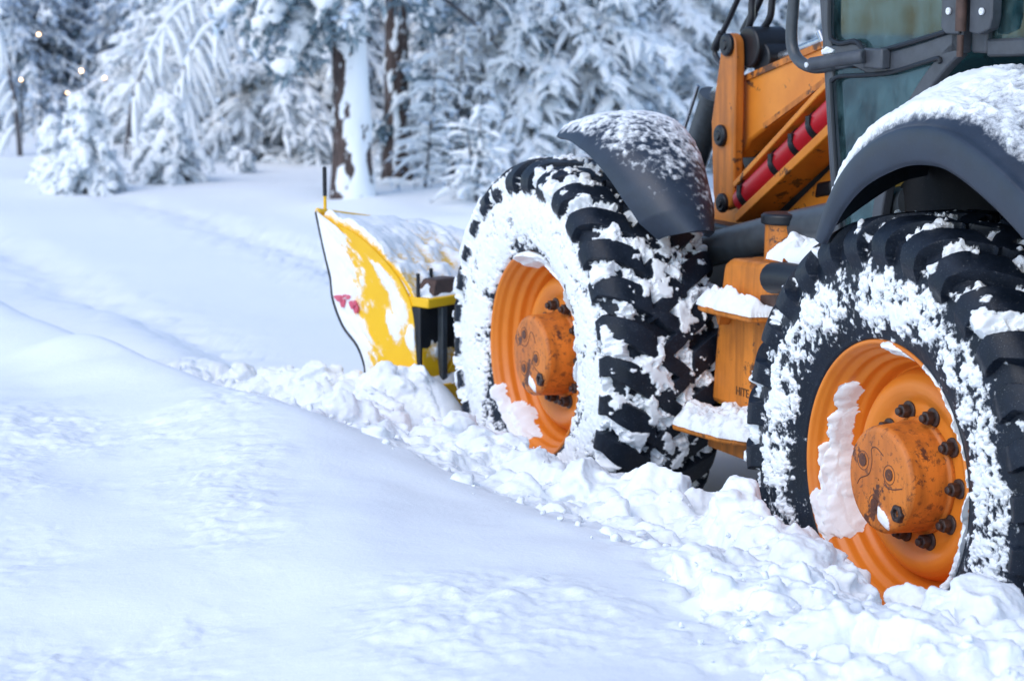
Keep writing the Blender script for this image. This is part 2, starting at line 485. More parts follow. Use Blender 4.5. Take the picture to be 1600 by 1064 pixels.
# loose lumps of shoved snow lying on the ridge
def icosphere(sub):
    bm = bmesh.new(); bmesh.ops.create_icosphere(bm, subdivisions=sub, radius=1)
    v = np.array([p.co[:] for p in bm.verts]); f = np.array([[q.index for q in p.verts] for p in bm.faces]); bm.free()
    return v, f
ICO = {k: icosphere(k) for k in (1, 2, 3, 4)}

def lump(r, sub, seed, squash=(1, 1, 0.8), rough=0.5):
    v, f = ICO[sub]
    rng = np.random.RandomState(seed)
    u = v.copy()
    # a few flat breaks, then worn corners
    for _ in range(11):
        n = rng.normal(size=3); n /= np.linalg.norm(n); d = rng.uniform(0.45, 0.8)
        e = np.clip(u @ n - d, 0, None); u = u - 0.90 * e[:, None] * n
    q = rng.uniform(0, 50, 3)
    k = 0.80 + rough * (fbm(v[:, 0] * 1.6 + q[0], v[:, 1] * 1.6 + q[1], v[:, 2] * 1.6 + q[2], 3, seed % 97) - 0.4) + 0.16 * rough * fbm(v[:, 0] * 7 + q[0], v[:, 1] * 7, v[:, 2] * 7, 2, 3)
    return u * k[:, None] * r * np.array(squash), f

def rotz(v, a):
    c, s = math.cos(a), math.sin(a)
    return np.stack([v[:, 0] * c - v[:, 1] * s, v[:, 0] * s + v[:, 1] * c, v[:, 2]], -1)

VV = []; FF = []; nv = 0
rng = np.random.RandomState(11)
cand = []
for i in range(820):
    b = rng.uniform(-1.7, 4.2); bb = max(b, 0)
    nb_ = min(max(.4 - b, 0), 2)
    t = 0.26 + 0.05 * bb + .13 * nb_ + rng.normal() * (0.20 + 0.035 * bb + .13 * nb_)
    if t < 0.05 or t > min(.85, 0.72 + 0.08 * bb) + .28 * nb_: continue
    cand.append((t, b, 0.018 + 0.090 * rng.rand() ** 3.2, rng.uniform(-.45, .3)))
for i in range(75):                                     # bigger chunks close in by the wheels
    b = rng.uniform(-1.6, 2.6); cand.append((0.12 + (0.32 + .3 * max(.3 - b, 0)) * rng.rand(), b, 0.065 + 0.055 * rng.rand(), rng.uniform(-.5, .05)))
for i in range(170):                                    # the heap rolling off the blade
    cand.append((0.10 + 0.65 * rng.rand(), 3.4 + 0.5 * np.clip(rng.normal(), -1.8, 1.5), 0.03 + 0.06 * rng.rand() ** 2, rng.uniform(-.6, .15)))
ct = np.array(cand); wx = OX - ct[:, 0] * CH - ct[:, 1] * SH; wy = OY - ct[:, 0] * SH + ct[:, 1] * CH
wz = terrain_h(wx, wy)
for i, (t, b, r, dz) in enumerate(cand):
    v, f = lump(r, 3, i, (1, rng.uniform(0.7, 1.3), rng.uniform(0.6, 1.0)), 0.7)
    v = rotz(v, rng.uniform(0, 6.28)) + np.array([wx[i], wy[i], wz[i] + r * dz])
    VV.append(v); FF.append(np.concatenate([f, f[:, -1:]], 1)[:, :3] + nv); nv += len(v)
# the body of the ridge they sit in
na, nb = 140, 540
A_, B_ = np.meshgrid(np.linspace(.02, 1.35, na), np.linspace(-2.1, 4.4, nb), indexing='ij')
X_ = OX - A_ * CH - B_ * SH; Y_ = OY - A_ * SH + B_ * CH
ed = np.minimum(np.minimum(A_ - .02, 1.35 - A_) / .10, np.minimum(B_ + 2.1, 4.4 - B_) / .2)
inpile = (1 - sstep(.50, .80, A_ - .09 * np.clip(B_, 0, 4) - .28 * np.clip(.4 - B_, 0, 2)))
Z_ = terrain_h(X_.ravel(), Y_.ravel()).reshape(X_.shape) + .010 * inpile - .05 * (1 - sstep(0, 1, ed)) - .03 * (1 - inpile)
top = np.stack([X_, Y_, Z_], -1).reshape(-1, 3); bot = top - np.array([0, 0, .12])
g1 = grid_faces(na, nb); idx = np.arange(na * nb).reshape(na, nb); k0 = nv; nn = na * nb
q = [g1 + k0, g1[:, ::-1] + k0 + nn]
e = np.array(list(idx[:, 0]) + list(idx[-1, 1:]) + list(idx[::-1, -1][1:]) + list(idx[0, ::-1][1:-1])); e2 = np.roll(e, -1)
q.append(np.stack([e, e + nn, e2 + nn, e2], -1) + k0)
q = np.concatenate(q); q = np.concatenate([q[:, [0, 1, 2]], q[:, [0, 2, 3]]])
lumps = link_mesh("snow_rubble", np.concatenate(VV + [top, bot]), np.concatenate(FF + [q]), M['ground'], None, 180)
rm = lumps.modifiers.new("weld", 'REMESH'); rm.mode = 'VOXEL'; rm.voxel_size = 0.0075; rm.use_smooth_shade = True
for nm, sz, st in (("crumble", .06, .020), ("grain", .016, .010)):
    tx = bpy.data.textures.new(nm, 'CLOUDS'); tx.noise_scale = sz; tx.noise_depth = 3
    dm = lumps.modifiers.new(nm, 'DISPLACE'); dm.texture = tx; dm.strength = st; dm.mid_level = 0.5; dm.texture_coords = 'LOCAL'
VV = []; FF = []; nv = 0
cr = []
for i in range(1000):
    b = rng.uniform(-1.9, 4.4); bb = max(b, 0); nb_ = min(max(.4 - b, 0), 2)
    t = 0.30 + 0.06 * bb + .18 * nb_ + rng.normal() * (0.18 + 0.04 * bb + .13 * nb_)
    if .06 < t < .75 + .1 * bb + .3 * nb_: cr.append((t, b, 0.004 + 0.012 * rng.rand() ** 2.5))
cr = np.array(cr); wx = OX - cr[:, 0] * CH - cr[:, 1] * SH; wy = OY - cr[:, 0] * SH + cr[:, 1] * CH; wz = terrain_h(wx, wy)
onp = 1 - sstep(.5, .8, cr[:, 0] - .09 * np.clip(cr[:, 1], 0, 4) - .28 * np.clip(.4 - cr[:, 1], 0, 2))
for i, (t, b, r) in enumerate(cr):
    v, f = lump(r, 2, i + 5000, (1, rng.uniform(.7, 1.3), rng.uniform(.6, 1)), .6)
    VV.append(rotz(v, rng.uniform(0, 6.28)) + np.array([wx[i], wy[i], wz[i] + r * .5 + .012 * onp[i]])); FF.append(f + nv); nv += len(v)
tag(link_mesh("snow_crumbs", np.concatenate(VV), np.concatenate(FF), M['snow'], None, 50), "small crumbs of snow scattered over the shoved ridge and the bank", "snow crumbs", None, "stuff")
tag(lumps, "loose broken lumps of snow shoved up along the wheels and blade", "snow lumps", None, "stuff")

# ---------------------------------------------------------------- the tractor
tractor = empty("loader_tractor", (OX, OY, 0), HD, "orange loader tractor with snow-caked black tyres and a yellow plough blade clearing the road", "tractor")

def smax(a, b, k):
    return k * np.logaddexp(a / k, b / k)

def make_tyre(name, parent, seed, amount_side, amount_tread, nth=1400, bw=.36):
    half = [(0.0, .372), (-.012, .392), (-.026, .425), (-.034, .47), (-.036, .52), (-.030, .57), (-.018, .615), (-.002, .648), (.022, .668), (.06, .675), (.12, .679), (.19, .680)]
    full = half + [(0.38 - x, r) for x, r in half[-2::-1]]
    P = np.array(spline(full, 12))
    seg = np.linalg.norm(np.diff(P, axis=0), axis=1); L = np.concatenate([[0], np.cumsum(seg)])
    ns = 250
    s = np.linspace(0, L[-1], ns)
    px, pr = np.interp(s, L, P[:, 0]), np.interp(s, L, P[:, 1])
    dx, dr = np.gradient(px), np.gradient(pr); ln = np.hypot(dx, dr)
    nx, nr = -dr / ln, dx / ln                           # outward normal of the section
    mid = L[-1] / 2; u = (s - mid) / 0.215               # +-1 about at the shoulders
    th = np.linspace(0, 2 * np.pi, nth, endpoint=False)
    TH, U = np.meshgrid(th, u, indexing='ij'); S = np.meshgrid(th, s, indexing='ij')[1]
    N = 30; pitch = 2 * np.pi / N
    lug = np.zeros_like(TH)
    for side in (-1, 1):
        w = side * U                                     # 1 at this side's shoulder, 0 in the middle
        off = 0.5 * pitch if side > 0 else 0
        cen = 0.195 * (1 - np.clip(w, 0.1, 1.0)) + off + 0.02 * sstep(.95, 1.2, w)
        ph = (TH - cen) / pitch; dd = np.abs(ph - np.round(ph)) * pitch * 0.69
        hw = 0.047 - 0.010 * sstep(.5, 1.1, w)
        m = sstep(0.004, -0.002, dd - hw) * sstep(0.28, 0.305, w) * sstep(1.34, 1.14, w)
        cen = 0.235 - 0.20 * np.clip(w, -.4, .4) + off       # slanting middle block
        ph = (TH - cen) / pitch; dd = np.abs(ph - np.round(ph)) * pitch * 0.69
        hw = 0.0305 - 0.012 * sstep(.12, .34, np.abs(w))
        m = np.maximum(m, sstep(0.004, -0.002, dd - hw) * sstep(-.345, -.32, w) * sstep(.26, .235, w))
        lug = np.maximum(lug, m * (0.034 - 0.010 * sstep(1.0, 1.3, w)))
    # sidewall ribs and a shoulder line
    side_z = np.abs(U)
    base = 0.003 * np.exp(-((side_z - 1.55) / 0.02) ** 2) + 0.004 * np.exp(-((side_z - 2.22) / 0.03) ** 2)
    lug = np.maximum(lug, base)
    ct, st = np.cos(TH), np.sin(TH)
    X0 = np.broadcast_to(px, TH.shape); R0 = np.broadcast_to(pr, TH.shape)
    cx, cy, cz = X0, -R0 * st, R0 * ct                   # theta from the top, growing to the rear
    n1 = fbm(cx * 9 + seed, cy * 9, cz * 9, 4, seed); n5 = fbm(cx * 17, cy * 17 + seed, cz * 17, 4, seed + 60)
    n2 = fbm(cx * 28, cy * 28 + seed, cz * 28, 4, seed + 40)
    n3 = fbm(cx * 75, cy * 75, cz * 75 + seed, 3, seed + 80)
    n4 = fbm(cx * 4 + 9, cy * 4, cz * 4, 2, seed + 120)
    tread = sstep(1.22, 1.02, side_z)
    sidew = (1 - tread)
    # packed in the grooves, some on the blocks
    fillt = -0.03 + 0.105 * amount_tread * (0.45 * n1 + 0.55 * n5) + 0.10 * (n5 - 0.5) + 0.06 * (n2 - 0.5) + 0.030 * (n3 - 0.5)
    fillt = np.minimum(fillt, 0.037 + 0.010 * n2)
    # plastered on the sidewall: thick in the middle, rubbed off toward the shoulder and the rim
    band = np.exp(-((side_z - 1.66) / bw) ** 4)
    fills = -0.020 + amount_side * (0.024 * band + 0.034 * (n1 - 0.5) + 0.016 * (n4 - 0.5)) + 0.046 * (n2 - 0.5) + 0.050 * (n3 - 0.5)
    fills = np.minimum(fills, 0.001 + 0.008 * n2 + 0.006 * n3)
    fill = tread * fillt + sidew * fills
    h = smax(lug, fill, 0.0018)
    snow = tread * sstep(-0.008, 0.008, fill - lug) + sidew * sstep(-0.022, 0.016, fill - lug)
    fall = np.minimum(S, L[-1] - S) / 0.02
    h = h * np.clip(fall, 0, 1)
    XX = X0 + nx * h; RR = R0 + nr * h
    v = np.stack([XX, -RR * st, RR * ct], -1).reshape(-1, 3)
    f = grid_faces(nth, ns, True)
    return link_mesh(name, v, f, M['rubber'], parent, 38, None, snow.ravel())

RIM = [(.19, .30), (.17, .375), (.02, .376), (-.004, .378), (-.010, .372), (-.006, .364), (.004, .361), (.012, .355), (.030, .352), (.036, .347), (.046, .339), (.068, .337), (.074, .331), (.082, .322), (.104, .320), (.112, .314), (.118, .308),
       (.134, .304), (.150, .300), (.156, .296), (.150, .291), (.132, .286), (.112, .276), (.098, .262), (.092, .248), (.094, .232), (.102, .216), (.110, .204), (.114, .196), (.114, .17), (.114, .01)]

def make_rim(name, parent, patches, seed, loc, rz=0):
    P = np.array(RIM); L = np.concatenate([[0], np.cumsum(np.linalg.norm(np.diff(P, axis=0), axis=1))])
    ns, nth = 150, 480
    s = np.linspace(0, L[-1], ns); px, pr = np.interp(s, L, P[:, 0]), np.interp(s, L, P[:, 1])
    dx, dr = np.gradient(px), np.gradient(pr); ln = np.hypot(dx, dr) + 1e-9
    nx, nr = -np.abs(dr) / ln - 0.4, -np.abs(dx) / ln
    nr = np.where(s < 0.26, -nr, nr)
    th = np.linspace(0, 2 * np.pi, nth, endpoint=False)
    TH, X0 = np.meshgrid(th, px, indexing='ij'); R0 = np.broadcast_to(pr, TH.shape)
    cy, cz = -R0 * np.sin(TH), R0 * np.cos(TH)
    n1 = fbm(X0 * 12, cy * 12, cz * 12 + seed, 4, seed); n2 = fbm(X0 * 45, cy * 45, cz * 45, 3, seed + 9)
    fill = np.full(TH.shape, -0.03)
    for a, wa, r0, wr, am in patches:                    # angle from the top toward the rear, its width, radius, width, thickness
        da = (TH - R(a) + np.pi) % (2 * np.pi) - np.pi
        g = np.exp(-(da / R(wa)) ** 4 - ((R0 - r0) / wr) ** 4)
        fill = np.maximum(fill, am * g * (0.75 + 0.5 * n1) - 0.014 + 0.040 * (n1 - 0.5) + 0.024 * (n2 - 0.5) - 0.02 * (1 - g))
    front = np.broadcast_to(s > 0.24, TH.shape)
    h = np.where(front, np.clip(smax(fill, 0 * fill, 0.0015) - 0.001, 0, None), 0)
    snow = np.where(front, sstep(-0.004, 0.004, fill), 0)
    cone = np.interp(R0, [.29, .32, .345, .365, .38], [.135, .075, .022, -.012, -.012]) - .6 * np.clip(fill, 0, .05)
    wgt = sstep(0.0, 0.012, fill) * front
    XX = X0 - np.where(front, h, 0) * .5
    XX = np.where(XX > cone, XX + (cone - XX) * wgt * .75, XX) - (.012 * (n2 - .5) + .02 * (n1 - .5)) * wgt; RR = R0
    v = np.stack([XX, -RR * np.sin(TH), RR * np.cos(TH)], -1).reshape(-1, 3)
    o = link_mesh(name, v, grid_faces(nth, ns, True), M['rim'], parent, 60, None, snow.ravel(), loc)
    o.rotation_euler = (0, 0, rz)
    return o

def make_hub(parent, seed, snowy, spin):
    prof = np.array([(.113, .160), (.104, .160), (.096, .152), (.02, .147), (-.006, .146), (-.016, .141), (-.020, .132), (-.020, .06), (-.020, .002)])
    L = np.concatenate([[0], np.cumsum(np.linalg.norm(np.diff(prof, axis=0), axis=1))]); ns, nth = 90, 200
    s = np.linspace(0, L[-1], ns); px, pr = np.interp(s, L, prof[:, 0]), np.interp(s, L, prof[:, 1])
    th = np.linspace(0, 2 * np.pi, nth, endpoint=False)
    TH, X0 = np.meshgrid(th, px, indexing='ij'); R0 = np.broadcast_to(pr, TH.shape)
    y, z = -R0 * np.sin(TH), R0 * np.cos(TH)
    n = fbm(X0 * 40, y * 40, z * 40 + seed, 3, seed)
    sn = np.exp(-((y + 0.035) / 0.030) ** 4 - ((z + 0.098 - 0.5 * (y + 0.035)) / 0.020) ** 4) * (X0 < -0.015) * snowy
    hh = 0.014 * np.clip(sn + 0.3 * (n - 0.5), 0, 1) * (sn > 0.02)
    v = np.stack([X0 - hh, y, z], -1).reshape(-1, 3)
    o = link_mesh("hub_cap", v, grid_faces(nth, ns, True), M['hub'], parent, 45, None, np.clip(sn * 1.1, 0, 1).ravel())
    # cast relief on the cap: bosses and a raised line
    def ring(mb, cy, cz, r, tr):
        mb.tube([(-.0195, cy + r * math.cos(t), cz + r * math.sin(t)) for t in np.linspace(0, 2 * math.pi, 25)], tr, 6, cap=False)
    for a, b in ((0.075, 0.039), (-0.048, 0.023), (0.016, -0.070)):
        a, b = a * math.cos(spin) - b * math.sin(spin), a * math.sin(spin) + b * math.cos(spin)
        mb = MB(); ring(mb, a, b, 0.026, 0.0016); mb.build("boss_ring", M['mark'], parent)
        mb = MB(); mb.lathe([(-.018, .017), (-.0225, .016), (-.0225, .001)], 20, (0, a, b)); mb.build("boss", M['hub'], parent)
        mb = MB(); mb.lathe([(-.022, .004), (-.0232, .0038), (-.0232, .0005)], 8, (0, a, b)); mb.build("boss_pin", M['mark'], parent)
    for line in ([(-.019, .069), (.013, .085), (.036, .078), (.033, .044), (.045, .008), (.085, -.012), (.099, -.030)], [(-.026, .004), (-.035, -.010), (-.065, -.013), (-.109, -.002)]):
        q = [(a * math.cos(spin) - b * math.sin(spin), a * math.sin(spin) + b * math.cos(spin)) for a, b in line]
        mb = MB(); mb.tube([(-.0195, a, b) for a, b in spline(q, 6)], 0.0019, 6)
        mb.build("casting_mark", M['mark'], parent)
    # drain plug at the cap's edge
    pb = MB(); a = R(128)
    cy, cz = -0.118 * math.sin(a), 0.118 * math.cos(a)
    pb.lathe([(0.0, .026), (-.026, .026), (-.030, .022), (-.030, .014), (-.020, .013), (-.020, .001)], 6, (0, cy, cz))
    pb.build("drain_plug", M['nut'], parent, 30, 0.002)
    return o

def nut_mesh():
    mb = MB()
    mb.lathe([(.116, .027), (.108, .027), (.106, .020)], 20)
    mb.lathe([(.106, .0195), (.084, .0195), (.082, .016)], 6)
    mb.lathe([(.083, .011), (.072, .011), (.070, .008)], 12)
    return mb

def make_wheel(loc, seed, side, tread, patches, spin, rz=0, src=None):
    w = make_rim("wheel", tractor, patches, seed, loc, rz)
    make_tyre("tyre", w, seed, side, tread, 1400, .36 if side < 1.5 else .52)
    make_hub(w, seed, 1.0, spin)
    first = None
    for k in range(10):
        a = R(18 + 36 * k)
        if first is None:
            first = nut_mesh().build("wheel_nut", M['nut'], w, 35, 0.0015); n = first
        else:
            n = first.copy(); COL.objects.link(n); n.parent = w
        n.location = (0, -0.178 * math.sin(a), 0.178 * math.cos(a))
    return w

HUBZ = 0.676
rear = make_wheel((0, 0, HUBZ), 5, 0.96, 0.60,
    [(6, 13, .345, .035, .034), (-58, 10, .330, .012, .038), (-78, 16, .326, .015, .042), (-100, 17, .330, .024, .048), (-119, 14, .342, .034, .048), (62, 42, .380, .014, .022), (105, 22, .370, .022, .028), (128, 10, .36, .03, .028)], 0.0)
front = make_wheel((0, 2.2, HUBZ), 23, 1.62, 0.90,
    [(6, 15, .345, .045, .055), (-18, 10, .352, .03, .05), (-148, 18, .352, .032, .05), (-128, 12, .366, .018, .04), (70, 60, .380, .014, .024), (20, 30, .378, .014, .03)], 0.5)
def copy_part(o, loc, rz):
    c = o.copy(); COL.objects.link(c); c.location = loc; c.rotation_euler = (0, 0, rz)
    for ch in o.children:
        d = ch.copy(); COL.objects.link(d); d.parent = c
    return c
WID = 2.30
copy_part(rear, (WID, 0, HUBZ), math.pi)
copy_part(front, (WID, 2.2, HUBZ), math.pi)

# --- mudguards as lofted shells
def shell(name, S, thick, mat, snow_fn, parent, flip=False, lift=0.0):
    """S[i][j] points; snow_fn(points, normals) -> snow thickness field"""
    nu, nv_ = S.shape[:2]
    du = np.gradient(S, axis=0); dv = np.gradient(S, axis=1)
    n = np.cross(du, dv); n /= np.linalg.norm(n, axis=-1, keepdims=True) + 1e-9
    if flip: n = -n
    sn, th = snow_fn(S, n)
    top = S + n * th[..., None] * 0.4 + np.array([0, 0, 1.0]) * th[..., None] * 0.6
    bot = S - n * thick
    v = np.concatenate([top.reshape(-1, 3), bot.reshape(-1, 3)])
    f1 = grid_faces(nu, nv_); f2 = f1[:, ::-1] + nu * nv_
    idx = np.arange(nu * nv_).reshape(nu, nv_)
    edge = list(idx[:, 0]) + list(idx[-1, 1:]) + list(idx[::-1, -1][1:]) + list(idx[0, ::-1][1:-1])
    e = np.array(edge); e2 = np.roll(e, -1)
    f3 = np.stack([e, e2, e2 + nu * nv_, e + nu * nv_], -1)
    f = np.concatenate([f1, f2, f3])
    snow = np.concatenate([sn.ravel(), np.zeros(nu * nv_)])
    o = link_mesh(name, v, f, mat, parent, 50, None, snow)
    bm = bmesh.new(); bm.from_mesh(o.data); bmesh.ops.recalc_face_normals(bm, faces=bm.faces); bm.to_mesh(o.data); bm.free()
    return o

def lerp_tab(x, xs, ys): return np.interp(x, xs, ys)

# front mudguard: a spoon-shaped guard hugging the rear upper quarter of the front tyre
nu, nvv = 150, 110
ph = np.linspace(0, 1, nu)
ang = 8 + 45.5 * ph
S = np.zeros((nu, nvv, 3))
for i, p in enumerate(ph):
    x0 = lerp_tab(p, [0, .3, .55, .75, .9, 1], [.03, .022, .040, .062, .095, .15])
    x1 = lerp_tab(p, [0, .3, .55, .75, .9, 1], [.47, .455, .425, .395, .375, .345])
    for j, q in enumerate(np.linspace(0, 1, nvv)):
        x = x0 + (x1 - x0) * q
        crown = (0.05 * (1 - (2 * q - 1) ** 4) + 0.045 * (1 - (2 * q - 1) ** 2)) * (0.45 + 0.55 * math.sin(min(1, p * 2.2) * 1.57))
        lipd = -0.02 * math.exp(-q / 0.03) - 0.02 * math.exp(-(1 - q) / 0.03)
        r = 0.822 + crown * 1.12 + lipd + 0.03 * math.sin(p * 3.14)
        a = R(ang[i] + 2.5 * (1 - (2 * q - 1) ** 4) * p ** 3)
        S[i, j] = (x, 2.2 - r * math.sin(a), HUBZ + r * math.cos(a))
def ff_snow(S, n):
    x, y, z = S[..., 0], S[..., 1], S[..., 2]
    u = np.linspace(0, 1, S.shape[0])[:, None]; w = np.linspace(0, 1, S.shape[1])[None]
    n1 = fbm(x * 14, y * 14, z * 14, 4, 3); n2 = fbm(x * 55, y * 55, z * 55, 4, 7)
    a = 0.98 - 0.92 * u + 0.45 * (n1 - 0.5) + 0.85 * (n2 - 0.5) - 0.9 * np.exp(-w / 0.05) + 0.25 * (w - 0.5)
    a = np.clip(a, 0, 1)
    return a, 0.007 * sstep(0.4, 0.9, a) * (0.3 + n2)
shell("front_mudguard", S, 0.020, M['plastic'], ff_snow, tractor, flip=False)
S2 = S.copy(); S2[..., 0] = WID - S2[..., 0]
shell("front_mudguard", S2, 0.020, M['plastic'], ff_snow, tractor, flip=True)

# rear mudguard: deep rolled lip over the tyre, sloping up to the cab
lip = np.array(spline([(.281, 1.30), (.270, 1.325), (.213, 1.433), (.095, 1.545), (-.077, 1.614), (-.214, 1.629), (-.348, 1.613), (-.602, 1.50), (-.80, 1.35), (-.93, 1.15)], 16))
for _ in range(60): lip[1:-1] = .25 * lip[:-2] + .5 * lip[1:-1] + .25 * lip[2:]
nu = len(lip)
cols = [(-0.045, .055, .0, .0), (-0.058, .045, .0, -.0), (-0.062, .02, 0, 0), (-0.055, -.002, 0, 0), (-0.035, -.012, 0, 0.0), (0.0, -.012, .015, .022), (0.06, -.012, .045, .040), (0.15, -.012, .09, .070), (0.26, -.012, .14, .105), (0.36, -.012, .18, .130), (0.45, -.012, .20, .14)]
# (x, how far inside the outline, forward shift, rise)
cx = np.array([c[0] for c in cols]); tt = np.linspace(0, len(cols) - 1, 150)
def colv(k): return np.array([p[0] for p in spline([(c[k],) for c in cols], 14)])
CV = [colv(k) for k in range(4)]; nvv = len(CV[0])
d = np.gradient(lip, axis=0); d /= np.linalg.norm(d, axis=1, keepdims=True); inn = np.stack([d[:, 1], -d[:, 0]], -1)
cen = np.array([0.0, HUBZ]); sgn = np.sign(((cen - lip) * inn).sum(1))[:, None]; inn = inn * sgn
S = np.zeros((nu, nvv, 3))
fr = np.linspace(0, 1, nu); lipw = 0.75 + 0.95 * sstep(0, .42, fr)
fw = np.clip((lip[:, 0] + 0.35) / 0.5, -0.6, 1)
for j in range(nvv):
    ins = CV[1][j]
    off = np.where(ins > 0, ins * lipw, ins)
    S[:, j, 0] = CV[0][j]
    S[:, j, 1] = lip[:, 0] + inn[:, 0] * off + CV[2][j] * fw
    S[:, j, 2] = lip[:, 1] + inn[:, 1] * off + CV[3][j]
def rf_snow(S, n):
    x, y, z = S[..., 0], S[..., 1], S[..., 2]
    n1 = fbm(x * 9, y * 9, z * 9, 4, 31); n2 = fbm(x * 42, y * 42, z * 42, 4, 37); n3 = fbm(x * 120, y * 120, z * 120, 3, 5)
    a = sstep(-0.045, 0.02, x) * (1 - sstep(0.34, 0.42, x + 0.10 * (n1 - .5) - 0.5 * (y - 0.05) * (y > 0.05)))
    fwd = sstep(-0.36, -0.10, y - 0.9 * (x - 0.05))
    a = a * (0.62 + 0.5 * fwd) + 0.55 * (n1 - 0.5) * (1.1 - fwd) + 0.40 * (n2 - 0.5) + 0.12 * (n3 - .5)
    a = a * sstep(-0.055, -0.03, x)
    a = np.clip(a, 0, 1)
    return a, (0.024 * sstep(0.45, 1.0, a) * (0.3 + 0.9 * n1 + 0.25 * fwd) + 0.016 * n2 * (a > 0.45) + 0.006 * n3 * (a > 0.5)) * sstep(-0.05, 0.01, x)
shell("rear_mudguard", S, 0.014, M['plastic'], rf_snow, tractor, flip=False)
S2 = S.copy(); S2[..., 0] = WID - S2[..., 0]
shell("rear_mudguard", S2, 0.014, M['plastic'], rf_snow, tractor, flip=True)
# inner liner of the arch
mb = MB(); mb.prism([(.62, .75), (.62, 1.40), (.40, 1.60), (.2, 1.72), (-.6, 1.70), (-.95, 1.45), (-1.0, .75)], .462, .485)
mb.prism([(.62, .75), (.62, 1.40), (.40, 1.60), (.2, 1.72), (-.6, 1.70), (-.95, 1.45), (-1.0, .75)], WID - .485, WID - .462)
mb.build("arch_liner", M['dark_liner'], tractor)

# --- cab
CX = 0.42; CX2 = WID - 0.42
def strip(path, w, x0, x1, mb, mi=0):
    """flat bar following a (y, z) path"""
    P = [np.array(p, float) for p in path]; n = len(P); L_, R_ = [], []
    ww = w if hasattr(w, "__len__") else [w] * n
    for i in range(n):
        d = P[min(i + 1, n - 1)] - P[max(i - 1, 0)]; d /= np.linalg.norm(d); q = np.array([-d[1], d[0]])
        L_.append(P[i] + q * ww[i] / 2); R_.append(P[i] - q * ww[i] / 2)
    v = [(x0, *p) for p in L_] + [(x0, *p) for p in R_] + [(x1, *p) for p in L_] + [(x1, *p) for p in R_]
    f = []
    for i in range(n - 1):
        f += [(i, i + 1, n + i + 1, n + i), (2 * n + i, 3 * n + i, 3 * n + i + 1, 2 * n + i + 1), (i, 2 * n + i, 2 * n + i + 1, i + 1), (n + i, n + i + 1, 3 * n + i + 1, 3 * n + i)]
    f += [(0, n, 3 * n, 2 * n), (n - 1, 3 * n - 1, 4 * n - 1, 2 * n - 1)]
    mb.add(v, f, mi)

mb = MB()
pil = [(1.0, 2.62), (1.0, 1.95), (.975, 1.80), (.955, 1.66), (.925, 1.45), (.89, 1.25), (.86, 1.02)]
for x0, x1 in ((CX - .0, CX + .07), (CX2 - .07, CX2)):
    strip(pil, .055, x0, x1, mb)                                              # front post
    strip([(.215, 2.62), (.215, 1.90), (.215, 1.80)], .07, x0, x1, mb)        # middle post
    strip([(-.62, 2.62), (-.62, 1.70)], .08, x0, x1, mb)                      # rear post
    strip([(1.02, 2.60), (-.66, 2.60)], .10, x0, x1, mb)
    strip([(.18, 1.815), (-.1, 1.825), (-.64, 1.82)], .05, x0, x1, mb)
mb.box((CX + .07, .96, 2.55), (CX2 - .07, 1.03, 2.65)); mb.box((CX + .07, -.66, 2.55), (CX2 - .07, -.58, 2.65))
mb.box((CX + .07, .87, 1.02), (CX2 - .07, .93, 1.16)); mb.box((CX + .07, -.66, 1.35), (CX2 - .07, -.60, 1.75))
mb.box((CX + .05, -.60, 1.00), (CX2 - .05, .87, 1.06))
cab = mb.build("cab_frame", M['cab'], tractor, 40, 0.008)
mb = MB(); mb.box((CX - .06, -.74, 2.65), (CX2 + .06, 1.10, 2.80)); mb.build("cab_roof", M['cab'], cab, 40, 0.04)
# door frame: rail between the two panes with its kink, narrow edges
mb = MB()
xo, xi = CX - .022, CX + .012
rail = spline([(.935, 1.768), (.86, 1.775), (.80, 1.782), (.74, 1.768), (.70, 1.757), (.60, 1.767), (.45, 1.795), (.335, 1.822), (.26, 1.832)], 6)
strip(rail, [.075 - .02 * i / len(rail) for i in range(len(rail))], xo, xi, mb)
strip(spline([(.945, 1.95), (.942, 1.85), (.93, 1.75), (.91, 1.60), (.885, 1.45), (.85, 1.25), (.82, 1.05)], 4), .035, xo, xi, mb)
strip([(.945, 2.58), (.945, 1.95)], .035, xo, xi, mb)
strip([(.285, 2.58), (.285, 1.80)], .055, xo, xi, mb)
strip([(.96, 2.56), (.26, 2.56)], .04, xo, xi, mb)
arch = spline([(.285, 1.815), (.34, 1.78), (.42, 1.715), (.50, 1.63), (.57, 1.53), (.63, 1.40), (.66, 1.25), (.67, 1.05)], 6)
strip(arch, .05, xo, xi, mb)
strip([(.83, 1.04), (.65, 1.04)], .05, xo, xi, mb)
door = mb.build("door_frame", M['cab'], cab, 35, 0.005)
# black gaskets round the panes
mb = MB()
gx_ = CX - .026
mb.tube([(gx_, *p) for p in spline([(.925, 2.3), (.925, 1.95), (.920, 1.845), (.905, 1.825), (.86, 1.815), (.80, 1.822), (.765, 1.818), (.735, 1.795), (.70, 1.792), (.62, 1.802), (.48, 1.828), (.33, 1.858)], 6)], .008, 8)
mb.tube([(gx_, *p) for p in spline([(.80, 1.06), (.865, 1.42), (.905, 1.68), (.90, 1.70), (.86, 1.715), (.75, 1.722), (.60, 1.735), (.45, 1.765), (.365, 1.782), (.352, 1.77)], 6)], .007, 8)
mb.build("window_seal", M['black'], cab)
mb = MB(); mb.prism([(.935, 2.55), (.93, 1.80), (.70, 1.775), (.30, 1.83), (.30, 2.55)], CX - .010, CX - .004)
mb.build("upper_door_pane", M['glass'], cab)
low = [(.915, 1.74), (.60, 1.745), (.33, 1.80)] + [(a + .0, b) for a, b in [tuple(p) for p in arch[6:]]] + [(.82, 1.05)]
mb = MB(); mb.prism(low, CX - .010, CX - .004)
mb.build("lower_door_pane", M['glass'], cab)
